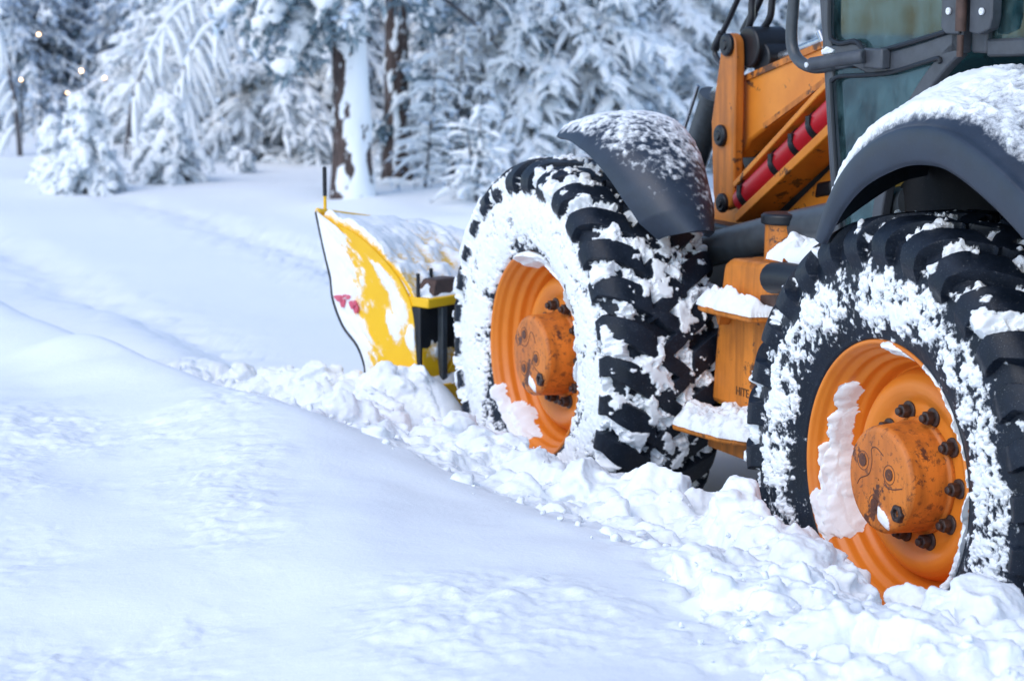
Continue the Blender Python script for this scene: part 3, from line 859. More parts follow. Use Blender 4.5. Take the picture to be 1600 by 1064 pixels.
mb = MB(); mb.prism([(.18, 2.55), (.18, 1.84), (-.58, 1.84), (-.58, 2.55)], CX + .02, CX + .026)
mb.build("side_pane", M['glass'], cab)
mb = MB(); mb.prism([(.93, 2.55), (.90, 1.12), (.60, 1.12), (.25, 1.80), (.25, 2.55)], CX2 - .03, CX2 - .024); mb.prism([(.18, 2.55), (.18, 1.84), (-.58, 1.84), (-.58, 2.55)], CX2 - .03, CX2 - .024)
mb.build("far_side_pane", M['glass'], cab)
mb = MB(); mb.add([(CX + .07, .975, 2.55), (CX2 - .07, .975, 2.55), (CX2 - .07, .975, 1.80), (CX2 - .07, .905, 1.16), (CX + .07, .905, 1.16), (CX + .07, .975, 1.80)], [(0, 1, 2, 5), (5, 2, 3, 4)])
mb.build("windscreen", M['glass'], cab)
mb = MB(); mb.box((CX + .07, -.63, 1.75), (CX2 - .07, -.624, 2.55)); mb.build("rear_pane", M['glass'], cab)
# hinge block between the door and the side pane
mb = MB()
mb.prism([(.345, 2.10), (.345, 1.868), (.325, 1.852), (.262, 1.852), (.262, 2.10)], CX - .034, CX - .024)
mb.prism([(.215, 2.10), (.215, 1.858), (.175, 1.852), (.125, 1.868), (.115, 1.90), (.115, 2.10)], CX - .034, CX + .0)
mb.build("hinge_plate", M['cab'], cab, 35, 0.004)
mb = MB()
mb.tube([(CX - .045, .237, 2.08), (CX - .045, .237, 1.86)], .016, 12); mb.tube([(CX - .045, .237, 1.85), (CX - .045, .237, 1.79)], .010, 10)
mb.build("hinge_pin", M['rust'], cab)
for y in (.305, .155):
    mb = MB()
    mb.lathe([(-.036, .010), (-.041, .010), (-.041, .004), (-.038, .001)], 14, (CX, y, 1.915))
    mb.build("washer", M['white_dot'], cab)
# lever handle with a tube grip
mb = MB()
mb.tube([(CX - .135, .86, 1.752), (CX - .10, .77, 1.768), (CX - .06, .68, 1.782)], [.021, .021, .022], 14)
mb.box((CX - .055, .60, 1.745), (CX - .021, .70, 1.805))
mb.build("door_handle", M['cab'], cab, 35, 0.006)
mb = MB(); mb.lathe([(-.001, .008), (-.006, .008), (-.007, .002)], 12, (CX - .15, .85, 1.752)); mb.build("handle_screw", M['white_dot'], cab)
v, f = lump(.022, 3, 402, (1.3, 1.2, .8)); link_mesh("snow_dab", v + np.array([CX - .105, .80, 1.793]), f, M['snow'], cab, 180)
# bent grab rail ahead of the door
mb = MB()
mb.tube([(.40, y, z) for y, z in spline([(1.125, 2.35), (1.135, 2.05), (1.14, 1.95), (1.15, 1.84), (1.135, 1.785), (1.09, 1.752), (1.02, 1.738), (.95, 1.742), (.90, 1.75)], 8)], .019, 14)
mb.tube([(.42, y, z) for y, z in spline([(1.125, 2.35), (1.05, 2.40), (.98, 2.40)], 5)], .019, 14)
mb.build("grab_rail", M['grey_steel'], cab)
# inside the cab: seat, wheel, console
mb = MB(); mb.box((.92, -.30, 1.36), (1.40, .18, 1.48)); mb.box((.92, -.36, 1.46), (1.40, -.24, 2.12)); mb.box((1.0, -.2, 1.06), (1.3, .1, 1.36))
mb.build("driver_seat", M['seat'], cab, 40, 0.05)
mb = MB(); mb.box((1.05, .66, 1.06), (1.26, .84, 1.62)); mb.tube([(1.15, .70, 1.6), (1.15, .58, 1.78)], .02)
mb.tube([(1.15 + .19 * math.cos(t), .58 - .10 * math.sin(t), 1.78 + .16 * math.sin(t)) for t in np.linspace(0, 2 * math.pi, 33)], .014, 8, cap=False)
mb.box((.56, -.45, 1.06), (.80, .30, 1.58))
mb.build("steering_console", M['black'], cab, 40, 0.01)

# --- chassis and front frame, low
mb = MB()
mb.box((.62, -1.3, .58), (1.68, 3.0, .80)); mb.box((.75, .90, .80), (1.55, 2.95, 1.12))
mb.box((.55, -.15, .52), (1.75, .15, .82)); mb.box((.55, 2.05, .52), (1.75, 2.35, .82))
mb.box((.52, -1.6, .80), (1.78, .86, 1.0))
mb.tube([(.35, 0, HUBZ), (WID - .35, 0, HUBZ)], .12, 16); mb.tube([(.35, 2.2, HUBZ), (WID - .35, 2.2, HUBZ)], .12, 16)
mb.build("chassis", M['black'], tractor, 40, 0.012)
mb = MB(); mb.box((.55, -1.75, 1.0), (1.75, -.70, 1.62)); mb.build("engine_cover", M['orange'], tractor, 40, 0.06)
# big side tube
mb = MB(); mb.tube([(.50, 1.95, 1.045), (.50, 1.40, 1.175), (.50, .60, 1.345)], .062, 20)
mb.build("side_tube", M['grey_steel'], tractor)

# --- loader linkage (left and right)
def linkage(mx, hoses):
    def X(x): return mx(x)
    def pz(mb, poly, x0, x1, mi=0): mb.prism(poly, X(x0), X(x1), mi)
    # tower panel on the frame
    mb = MB(); pz(mb, [(2.36, 1.02), (2.36, 1.33), (2.26, 1.45), (2.14, 1.30), (2.06, 1.14), (2.04, 1.02)], .83, .85)
    mb.build("tower_plate", M['orange'], tractor, 40, 0.006)
    mb = MB(); pz(mb, [(1.98, 1.02), (1.96, 1.145), (1.40, 1.50), (1.12, 1.66), (1.12, 1.02)], .86, .90)
    panel = mb.build("side_panel", M['orange'], tractor, 40, 0.006)
    mb = MB(); pz(mb, [(1.70, 1.255), (1.685, 1.31), (1.60, 1.325), (1.59, 1.275)], .852, .870); mb.build("panel_slot", M['black'], panel, 40, 0.008)
    mb = MB(); pz(mb, [(2.48, 1.10), (2.42, 1.40), (2.0, 1.63), (1.3, 1.85), (1.15, 1.86), (1.15, 1.10)], .93, .96); mb.build("void_shade_plate", M['black'], tractor)  # black sheet put in as the shade of the void behind the arm
    # the box arm
    mb = MB(); pz(mb, [(2.125, 1.645), (2.10, 1.672), (1.60, 1.80), (1.12, 1.925), (1.08, 1.84), (1.10, 1.79), (1.55, 1.66), (1.77, 1.565), (1.975, 1.475), (2.06, 1.435), (2.115, 1.365)], .80, .92)
    arm = mb.build("loader_arm", M['orange'], tractor, 40, 0.01)
    mb = MB(); strip([(2.09, 1.662), (1.60, 1.788), (1.14, 1.905)], .022, X(.792), X(.80), mb); strip([(1.95, 1.495), (1.56, 1.67), (1.12, 1.81)], .02, X(.792), X(.80), mb)
    mb.build("arm_weld", M['orange_worn'], arm)
    mb = MB()
    for i in range(2): mb.tube([(X(.81 + .05 * i), 1.62 - .05 * i, 1.835 + .012 * i), (X(.80 + .05 * i), 1.55 - .05 * i, 1.76 + .012 * i)], .012, 10)
    mb.tube([(X(.86), 1.98, 1.735), (X(.86), 1.70, 1.80), (X(.86), 1.30, 1.91)], .018, 10)
    mb.build("arm_pipe", M['chrome'], arm)
    # upright link with three pins
    mb = MB(); pz(mb, spline([(2.165, 1.755), (2.155, 1.80), (2.11, 1.825), (2.065, 1.80), (2.055, 1.74)], 5) + [(2.055, 1.65), (2.055, 1.24), (2.075, 1.195), (2.13, 1.175), (2.19, 1.195), (2.205, 1.24), (2.225, 1.50)], .735, .775)
    link = mb.build("link_bar", M['orange_worn'], tractor, 40, 0.006)
    for y, z, r in ((2.108, 1.783, .042), (2.145, 1.452, .040), (2.125, 1.205, .036)):
        mb = MB()
        mb.lathe([(0.002, r), (-.012, r), (-.018, r * .8), (-.018, r * .45), (-.024, r * .4), (-.024, .002)], 22, (X(.735), y, z))
        mb.build("link_pin", M['black'], link, 40, 0.002)
    mb = MB(); mb.tube([(X(.78), 2.05, 1.775), (X(.92), 2.05, 1.775)], .075, 28); mb.tube([(X(.805), 2.0, 1.735), (X(.91), 2.0, 1.735)], .06, 22)
    mb.build("pivot_drum", M['black'], tractor, 40, 0.006)
    # dark ram ahead of the link
    mb = MB(); mb.tube([(X(.90), 2.74, 1.16), (X(.90), 2.49, 1.565)], .055, 20); mb.tube([(X(.90), 2.49, 1.565), (X(.90), 2.48, 1.585)], .064, 20)
    ram = mb.build("tilt_ram", M['grey_steel'], tractor)
    mb = MB(); mb.tube([(X(.90), 2.48, 1.58), (X(.90), 2.20, 1.76)], .028, 14); mb.tube([(X(.84), 2.79, 1.16), (X(.84), 2.51, 1.62)], .008, 8)
    mb.build("ram_rod", M['chrome'], ram)
    # red strut between two orange rails
    mb = MB(); mb.tube([(X(.78), 2.045, 1.218), (X(.78), 1.50, 1.548), (X(.78), 1.15, 1.76)], .052, 20)
    red = mb.build("red_strut", M['red'], tractor)
    for y in (2.00, 1.79, 1.66, 1.55):
        mb = MB()
        z = 1.218 + (2.045 - y) * .6055
        mb.tube([(X(.78), y + .012, z - .007), (X(.78), y - .012, z + .007)], .057, 20)
        mb.box((min(X(.722), X(.74)), y - .012, z + .008), (max(X(.722), X(.74)), y + .012, z + .035))
        mb.build("clamp_band", M['black'], red)
    mb = MB(); strip([(2.06, 1.275), (1.52, 1.628), (1.15, 1.85)], .022, X(.735), X(.84), mb); strip([(2.02, 1.158), (1.48, 1.478), (1.15, 1.68)], .034, X(.72), X(.86), mb)
    mb.build("strut_rail", M['orange'], tractor, 40, 0.004)
    if hoses:
        HS = [[(2.33, 1.70), (2.42, 1.715), (2.455, 1.755), (2.41, 1.81), (2.33, 1.90), (2.25, 2.0), (2.1, 2.2), (1.6, 2.3), (1.1, 2.2)],
              [(2.22, 1.74), (2.26, 1.79), (2.29, 1.825), (2.23, 1.89), (2.17, 1.96), (2.05, 2.15), (1.6, 2.25), (1.1, 2.15)],
              [(1.96, 1.70), (2.06, 1.715), (2.145, 1.75), (2.155, 1.80), (2.11, 1.875), (2.10, 1.96), (2.02, 2.15), (1.6, 2.2), (1.1, 2.1)],
              [(1.93, 1.72), (2.05, 1.735), (2.115, 1.77), (2.11, 1.81), (2.03, 1.88), (2.01, 1.96), (1.95, 2.12), (1.6, 2.16), (1.1, 2.05)]]
        for k, h in enumerate(HS):
            mb = MB(); pts = spline([(X(.88 + .03 * (k % 2) - .05 * (k > 1)), y, z) for y, z in h], 8)
            mb.tube(pts, .0135 if k else .011, 12)
            if k < 2: mb.tube(pts[16:26], .018, 12)
            mb.build("hose", M['hose'], tractor)
linkage(lambda x: x, True)
linkage(lambda x: WID - x, False)

# --- tank with two steps between the wheels
mb = MB()
TX = .33
pol = spline([(1.505, .60), (1.475, .85), (1.445, 1.02), (1.43, 1.075), (1.395, 1.10)], 6)
body = [tuple(p) for p in pol] + [(.72, 1.13), (.72, .60)]
mb.prism(body, TX, TX + .34)
tank = mb.build("fuel_tank", M['orange_worn'], tractor, 40, 0.02)
mb = MB(); mb.prism([(1.19, 1.005), (1.19, .945), (1.08, .955), (1.08, 1.02)], TX - .004, TX + .01); mb.build("tank_recess", M['rust'], tank, 40, 0.004)
mb = MB(); mb.lathe([(1.09, .062), (1.225, .060)], 28, (TX + .13, 1.27, 0), 'z'); neck = mb.build("filler_neck", M['orange_worn'], tank)
mb = MB(); mb.lathe([(1.222, .070), (1.227, .074), (1.252, .074), (1.258, .066), (1.260, .002)], 14, (TX + .13, 1.27, 0), 'z'); mb.build("filler_cap", M['black'], tank, 40, 0.003)
mb = MB(); mb.tube([(TX - .03, 1.075, 1.075), (TX - .03, .99, 1.085), (TX - .03, .80, 1.09)], .050, 18)
mb.build("air_pipe", M['black'], tank, 40, 0.008)
fc = bpy.data.curves.new("lettering", 'FONT'); fc.body = "HITE C"; fc.size = .040; fc.extrude = .0008; fc.align_x = 'LEFT'
fo = bpy.data.objects.new("lettering_src", fc); COL.objects.link(fo)
dg = bpy.context.evaluated_depsgraph_get()
tm = bpy.data.meshes.new_from_object(fo.evaluated_get(dg)); bpy.data.objects.remove(fo)
tm.materials.clear(); tm.materials.append(M['ink'])
to = bpy.data.objects.new("tank_lettering", tm); COL.objects.link(to); to.parent = tank
to.rotation_euler = Matrix(((0, 0, -1), (-1, 0, 0), (0, 1, 0))).to_euler(); to.location = (TX - .0015, 1.335, .655)

def heap(name, poly, z0, hmax, seed, parent, mat, over=0.0):
    """pile of snow on a flat shelf outlined by poly (x, y)"""
    P = np.array(poly); lo, hi = P.min(0) - over, P.max(0) + over
    n = 90
    X_, Y_ = np.meshgrid(np.linspace(lo[0], hi[0], n), np.linspace(lo[1], hi[1], n), indexing='ij')
    dist = np.full(X_.shape, 9.0)
    for i in range(len(P)):
        a, b = P[i], P[(i + 1) % len(P)]; d = (b - a) / np.linalg.norm(b - a)
        nrm = np.array([d[1], -d[0]])
        if ((P.mean(0) - a) @ nrm) < 0: nrm = -nrm
        dist = np.minimum(dist, (X_ - a[0]) * nrm[0] + (Y_ - a[1]) * nrm[1])
    n1 = fbm(X_ * 14, Y_ * 14, None, 3, seed); d2, i2 = worley(X_ * 24 + n1, Y_ * 24, seed); d3, i3 = worley(X_ * 55, Y_ * 55 + n1, seed + 3)
    e = dist + over + 0.018 * (n1 - 0.6)
    prof = np.clip(e, 0, .06) / .06
    h = hmax * np.sqrt(prof) * (0.35 + 0.9 * n1) + prof * (0.022 * np.sqrt(np.clip(1 - (d2 / .8) ** 2, 0, 1)) * i2 + 0.008 * i3 * np.sqrt(np.clip(1 - (d3 / .8) ** 2, 0, 1)))
    ins = e > 0
    Z = np.where(ins, z0 + h, z0 - 0.004)
    v = np.stack([X_, Y_, Z], -1).reshape(-1, 3); f = grid_faces(n, n)
    keep = ins.ravel()[f].any(1)
    f = f[keep]
    return link_mesh(name, v, f, mat, parent, 180)

lowp = [(.14, 1.43), (.20, 1.06), (.26, .98), (.44, .98), (.44, 1.46)]
lowp = [(.135, 1.415), (.165, 1.17), (.205, 1.08), (.40, .90), (.40, 1.46), (.16, 1.455)]
mb = MB(); mb.slab(lowp, .535, .558); mb.slab([(.26, 1.40), (.26, 1.15), (.36, 1.15), (.36, 1.40)], .47, .536)
st1 = mb.build("step", M['orange_worn'], tractor, 40, 0.008)
heap("step_snow", lowp, .559, .065, 51, st1, M['heap'], .004)
upp = [(.235, 1.40), (.255, 1.13), (.335, 1.10), (.335, 1.47), (.25, 1.46)]
mb = MB(); mb.slab(upp, .925, .948)
mb.prism([(1.40, .925), (1.36, .925), (1.38, .88)], .28, .33)
st2 = mb.build("step", M['orange_worn'], tractor, 40, 0.006)
heap("step_snow", upp, .949, .06, 67, st2, M['snow'], .004)
tp = [(TX + .02, 1.20), (TX + .02, .74), (TX + .25, .74), (TX + .25, 1.20)]
heap("tank_snow", tp, 1.125, .075, 81, tank, M['snow'], 0)
mb = MB(); mb.box((.46, .55, .475), (.62, 1.55, .58)); mb.build("belly_guard", M['black'], tractor, 40, 0.01)

# --- plough
PD = R(25)                                             # the left end plate turns a little outward
PO = np.array([-.20, 3.35])                            # foot of the plate, machine coordinates
pdir = np.array([-math.sin(PD), math.cos(PD)]); wdir = np.array([math.cos(PD), math.sin(PD)])
fe = [(-.01, .06), (.011, .40), (.018, .472), (.058, .547), (.137, .619), (.192, .72), (.204, .80), (.215, .84), (.243, .929), (.278, 1.051), (.286, 1.082)]
be = [(.278, 1.072), (.204, 1.045), (.076, 1.007), (-.049, .938), (-.155, .856), (-.222, .771), (-.251, .683), (-.264, .529), (-.273, .434), (-.285, .06)]
plough = None
def plough_wing(mir):
    def W(s, w, z):
        p = PO + s * pdir + w * wdir
        return (WID - p[0], p[1], z) if mir else (p[0], p[1], z)
    # end plate as a dense sheet so snow can cling to part of it
    fs = np.array(spline(fe, 10)); bs = np.array(spline(be, 10))
    zz = np.linspace(.06, 1.078, 130)
    fo_ = np.interp(zz, fs[:, 1], fs[:, 0]); bo_ = np.interp(zz, bs[::-1, 1], bs[::-1, 0])
    nv_ = 80; S = np.zeros((130, nv_, 3))
    for i, z in enumerate(zz):
        for j, q in enumerate(np.linspace(0, 1, nv_)):
            S[i, j] = W(fo_[i] + (bo_[i] - fo_[i]) * q, -.006, z)
    def sn(S_, n):
        q = np.linspace(0, 1, nv_)[None]; z = zz[:, None]
        X_, Z_ = q * .45, z
        n1 = fbm(X_ * 9 + 0 * Z_, Z_ * 6 + 0 * X_, None, 4, 19); n2 = fbm(X_ * 30 + 0 * Z_, Z_ * 22 + 0 * X_, None, 4, 29)
        edge = 0.72 - 0.36 * np.exp(-((z - .80) / .20) ** 2) * 0 + 0.22 * np.sin((z - .42) * 4.6)
        edge = np.interp(z, [.35, .50, .60, .72, .85, .95, 1.03, 1.08], [.12, .18, .30, .42, .40, .50, .66, .75])
        a = 0.5 + 2.6 * (edge - q) + 1.1 * (n1 - 0.5) + 1.1 * (n2 - 0.5)
        for (zc, qc, r) in ((.72, .84, .07), (.60, .95, .05), (.64, .72, .05), (.83, .82, .06)):
            a = np.maximum(a, 1.3 * np.exp(-((z - zc) / (r * 1.3)) ** 2 - ((q - qc) / (r * 1.6)) ** 2) + 0.8 * (n2 - 0.5))
        a = np.clip(a, 0, 1)
        return a, 0.026 * sstep(0.35, 0.95, a) * (0.2 + n1 * .6 + n2 * .6)
    g = "left" if not mir else "right"
    def plate_shell():
        return shell("end_plate", S, .012, M['yellow'], sn, plough, flip=not mir)
    # blade: the back edge of the plate carried along the wing, lower toward the middle
    prof = np.array(spline([(a - .02 * (i > 3), b) for i, (a, b) in enumerate(be)], 12)); nw = 170
    ws = np.linspace(0, 1.49, nw); B = np.zeros((len(prof), nw, 3))
    for j, w in enumerate(ws):
        k = 1 - .165 * w - 0.012 * math.sin(9 * w)
        for i, (s_, z_) in enumerate(prof): B[i, j] = W(s_ - .004, w + .008, .06 + (z_ - .06) * k)
    def bsn(S_, n):
        x, y, z = S_[..., 0], S_[..., 1], S_[..., 2]
        n1 = fbm(x * 7, y * 7, z * 7, 4, 77); n2 = fbm(x * 26, y * 26, z * 26, 4, 78)
        up = np.linspace(1, 0, S_.shape[0])[:, None]
        a = 0.55 + 1.1 * (up - 0.45) + 1.2 * (n1 - 0.5) + 0.7 * (n2 - 0.5)
        strip_y = np.exp(-((up - 1) / 0.022) ** 4) * (np.linspace(0, 1.49, nw)[None] < .42)
        a = a * (1 - strip_y)
        a = np.clip(a, 0, 1)
        return a, 0.045 * sstep(0.4, 1, a) * (0.3 + n1) * sstep(0.0, 0.06, 1 - up)
    return W, plate_shell, B, bsn
W, plate, B, bsn = plough_wing(False)
plough = shell("plough_blade", B, .016, M['yellow'], bsn, tractor, flip=False)
plate()
Wr, plate_r, Br, bsn_r = plough_wing(True)
shell("blade_wing", Br, .016, M['yellow'], bsn_r, plough, flip=True)
plate_r()
# make both sheets of the blade face backward for the snow: keep the thin lip bar on the top edge
mb = MB(); mb.tube([W(.284, -.01, 1.086), W(.284, .40, 1.016)], .013, 10); mb.build("top_lip", M['yellow'], plough)
def obox(mb, s0, s1, w0, w1, z0, z1):
    c = [W(s, w, z) for z in (z0, z1) for s, w in ((s0, w0), (s0, w1), (s1, w1), (s1, w0))]
    mb.add(c, [(3, 2, 1, 0), (4, 5, 6, 7), (0, 1, 5, 4), (1, 2, 6, 5), (2, 3, 7, 6), (3, 0, 4, 7)])
mb = MB(); obox(mb, -.18, -.325, .0, .75, .735, .775); shelf = mb.build("hitch_shelf", M['yellow'], plough, 40, 0.006)
mb = MB(); obox(mb, -.225, -.285, -.005, .85, .32, .735); obox(mb, -.10, -.70, .50, .74, .42, .70)  # first box is black for the shaded void under the shelf, second the frame
mb.build("hitch_void_and_frame", M['black'], plough, 40, 0.006)
mb = MB(); obox(mb, -.286, -.315, .095, .125, .42, .733); mb.build("hitch_post", M['grey_steel'], plough, 40, 0.004)
mb = MB()
c = [W(t0, w, z) for t0 in (-.290, -.306) for w, z in ((.13, .455), (.60, .455), (.60, .73), (.36, .70))]
mb.add(c, [(0, 1, 2, 3), (7, 6, 5, 4), (0, 4, 5, 1), (1, 5, 6, 2), (2, 6, 7, 3), (3, 7, 4, 0)])
mb.build("hitch_gusset", M['yellow'], plough, 40, 0.004)
mb = MB(); obox(mb, -.20, -.33, .015, .75, .315, .42); mb.build("hitch_bar", M['yellow'], plough, 40, 0.005)
mb = MB()
c = [W(-.20, .045, .776), W(-.20, .245, .776), W(-.31, .245, .776), W(-.31, .045, .776), W(-.22, .085, .84), W(-.22, .205, .84), W(-.29, .205, .84), W(-.29, .085, .84)]
mb.add(c, [(3, 2, 1, 0), (4, 5, 6, 7), (0, 1, 5, 4), (1, 2, 6, 5), (2, 3, 7, 6), (3, 0, 4, 7)])
mb.build("lug_block", M['rust'], plough, 40, 0.006)
for w, t0 in ((.012, -.26), (.165, -.19)):
    mb = MB(); mb.tube([W(t0, w, .77), W(t0, w, .87)], .008, 10); mb.build("hitch_pin", M['black'], plough)
heap("hitch_snow", [W(-.19, -.005, 0)[:2], W(-.19, .74, 0)[:2], W(-.315, .74, 0)[:2], W(-.315, .03, 0)[:2]], .773, .03, 93, plough, M['snow'])
heap("bar_snow", [W(-.27, .02, 0)[:2], W(-.27, .74, 0)[:2], W(-.325, .74, 0)[:2], W(-.325, .02, 0)[:2]], .420, .05, 97, plough, M['snow'])
mb = MB(); mb.tube([W(a + .004, -.012, b) for a, b in spline(fe, 6)], .0055, 8); mb.build("edge_strip", M['black'], plough)
mb = MB(); mb.tube([W(.283, .035, 1.06), W(.283, .035, 1.145)], .007, 12); st_ = mb.build("marker_stick", M['yellow'], plough)
mb = MB(); mb.tube([W(.283, .035, 1.145), W(.283, .035, 1.262), W(.283, .035, 1.266)], [.009, .009, .004], 12); mb.build("stick_sleeve", M['black'], plough)
# faded red lettering rubbed half away on the plate
mb = MB()
for (s, z, a, b) in ((.150, .735, .030, .016), (.135, .72, .014, .026), (.075, .715, .020, .022), (.060, .70, .012, .022), (.11, .745, .02, .012)):
    c = [W(s + a * math.cos(t) * (1 + .3 * math.sin(3 * t)), -.021, z + b * math.sin(t) * (1 + .25 * math.cos(2 * t))) for t in np.linspace(0, 2 * math.pi, 14, endpoint=False)]
    c2 = [W(s + a * .9 * math.cos(t), -.008, z + b * .9 * math.sin(t)) for t in np.linspace(0, 2 * math.pi, 14, endpoint=False)]
    mb.add(c + c2, [tuple(range(14))] + [(i, (i + 1) % 14, 14 + (i + 1) % 14, 14 + i) for i in range(14)])
M['faded_red'] = mat_paint("faded_red_mark", (0.62, 0.10, 0.16), (0.70, 0.35, 0.42), 0.1, 0.6, False, False, (0.8, 0.75, 0.75), 30)
mb.build("red_mark", M['faded_red'], plough)

# ---------------------------------------------------------------- forest
M['bark'] = None
def mat_bark():
    m, nt, n, l, b = new_mat("pine_bark")
    v = objvec(n)
    mp = n.new("ShaderNodeMapping"); mp.inputs["Scale"].default_value = (22, 22, 6); l.new(v, mp.inputs[0])
    f = nnoise(n, l, mp.outputs[0], 1.0, 6, 0.65)
    l.new(ramp(n, l, f, [(0.35, (0.035, 0.024, 0.022)), (0.6, (0.11, 0.075, 0.065)), (0.8, (0.20, 0.16, 0.15))]), b.inputs["Base Color"])
    b.inputs["Roughness"].default_value = 0.9
    l.new(bump(n, l, f, 0.8, 0.03), b.inputs["Normal"])
    with_snow(m, nt, n, l, b, v, 0.36, 0.66, 16, 1.1)
    return m
M['bark'] = mat_bark()
def mat_needle(name, a, b_):
    m, nt, n, l, b = new_mat(name)
    v = objvec(n)
    f = nnoise(n, l, v, 3.0, 4, 0.6)
    l.new(ramp(n, l, f, [(0.35, a), (0.65, b_)]), b.inputs["Base Color"])
    b.inputs["Roughness"].default_value = 0.8
    return m
M['needle'] = mat_needle("spruce_needles", (0.09, 0.14, 0.17), (0.24, 0.32, 0.37))
M['frost'] = mat_needle("frosted_twigs", (0.42, 0.53, 0.66), (0.66, 0.76, 0.88))
M['twig'] = mat_needle("twig_bark", (0.06, 0.055, 0.06), (0.13, 0.12, 0.125))
M['tree_snow'] = snow_mat("bough_snow", 14, 0.5, 0.03)

class TreeMesh:
    def __init__(s): s.v = []; s.f = []; s.m = []; s.n = 0
    def tube(s, P, r, seg, mi, flat=1.0):
        P = np.asarray(P, float); n = len(P)
        d = np.gradient(P, axis=0); d /= np.linalg.norm(d, axis=1, keepdims=True) + 1e-9
        up = np.array([0.03, 0.02, 1.0]); a = np.cross(d, up); a /= np.linalg.norm(a, axis=1, keepdims=True) + 1e-9; b = np.cross(a, d)
        t = np.linspace(0, 2 * np.pi, seg, endpoint=False)
        r = np.broadcast_to(np.asarray(r, float), (n,))[:, None, None]
        V = P[:, None] + r * (np.cos(t)[None, :, None] * a[:, None] + flat * np.sin(t)[None, :, None] * b[:, None])
        i = np.arange(n - 1)[:, None]; k = np.arange(seg)[None]; k2 = (k + 1) % seg
        F = np.stack([i * seg + k, i * seg + k2, (i + 1) * seg + k2, (i + 1) * seg + k], -1).reshape(-1, 4)
        s.v.append(V.reshape(-1, 3)); s.f.append(F + s.n); s.m.append(np.full(len(F), mi)); s.n += n * seg
    def cards(s, C, D, ln, wd, mi, rng):
        """leaf-sized quads at C pointing along D"""
        n = len(C)
        D = D / (np.linalg.norm(D, axis=1, keepdims=True) + 1e-9)
        A = rng.normal(size=(n, 3)); A = np.cross(D, A); A /= np.linalg.norm(A, axis=1, keepdims=True) + 1e-9
        L_ = (ln * rng.uniform(0.6, 1.3, n))[:, None]; W_ = (wd * rng.uniform(0.6, 1.3, n))[:, None]
        V = np.stack([C - A * W_, C + D * L_ * .5 - A * W_ * 1.1, C + D * L_, C + D * L_ * .5 + A * W_ * 1.1], 1)
        F = np.arange(n * 4).reshape(-1, 4) + s.n
        s.v.append(V.reshape(-1, 3)); s.f.append(F); s.m.append(np.full(n, mi)); s.n += n * 4
    def build(s, name, mats, parent):
        return link_mesh(name, np.concatenate(s.v), np.concatenate(s.f), mats, parent, 180, np.concatenate(s.m))

def snow_bough(T, rng, P, r, lumpy=0.5):
    """snow lying along a branch"""
    n = len(P); w = np.ones(n)
    k = vnoise(np.arange(n) * .8 + rng.uniform(0, 99), np.zeros(n) + rng.uniform(0, 99))
    w = (1 - lumpy * .55 + lumpy * 1.1 * k) * np.sqrt(np.clip(np.linspace(0.6, 1, n), 0, 1)); w[-1] = 0.1; w[-2] *= 0.75; w[0] *= .6
    T.tube(P + np.array([0, 0, .45]) * (r * w)[:, None], r * w, 6, 0, 0.8)

def bough(T, rng, base, az, L, up, droop, r, needle, dens=1.0, tw=9, ncards=9, frost=2):
    n = 9; t = np.linspace(0, 1, n)
    d = np.array([math.cos(az), math.sin(az)]); w = rng.uniform(-.25, .25)
    P = np.zeros((n, 3)); side = np.array([-d[1], d[0]])
    P[:, :2] = base[:2] + L * (t[:, None] * d + (w * t ** 2)[:, None] * side); P[:, 2] = base[2] + L * (up * t - droop * t ** 2)
    T.tube(P, np.linspace(.018, .006, n) * (0.5 + L), 4, 3)
    snow_bough(T, rng, P, r * (0.7 + .5 * rng.rand()))
    for j in range(int(tw * dens)):
        q = rng.uniform(0.10, 1.0); i = q * (n - 1); i0 = int(min(i, n - 2)); c = P[i0] + (P[i0 + 1] - P[i0]) * (i - i0)
        sg = rng.choice([-1, 1]); a2 = az + sg * rng.uniform(.3, 1.4); l2 = (0.07 + L * rng.uniform(.08, .30)) * (1.25 - .75 * q)
        m = 5; tt = np.linspace(0, 1, m); cv = rng.uniform(-.5, .5)
        Q = np.zeros((m, 3)); Q[:, 0] = c[0] + l2 * tt * np.cos(a2 + cv * tt); Q[:, 1] = c[1] + l2 * tt * np.sin(a2 + cv * tt); Q[:, 2] = c[2] + l2 * (rng.uniform(-.35, .35) * tt - rng.uniform(.1, .9) * tt ** 2)
        if rng.rand() < .9: snow_bough(T, rng, Q, r * rng.uniform(.35, 1.15), 1.1)
        k = ncards
        C = Q[rng.randint(0, m, k)] + rng.uniform(-.5, .5, (k, 3)) * (l2 * .35 + .03) - np.array([0, 0, r * .3])
        D = rng.normal(size=(k, 3)) * .8 + np.array([math.cos(a2) * .6, math.sin(a2) * .6, -.35])
        T.cards(C, D, needle, needle * .16, 1 if rng.rand() > .15 * frost else 2, rng)

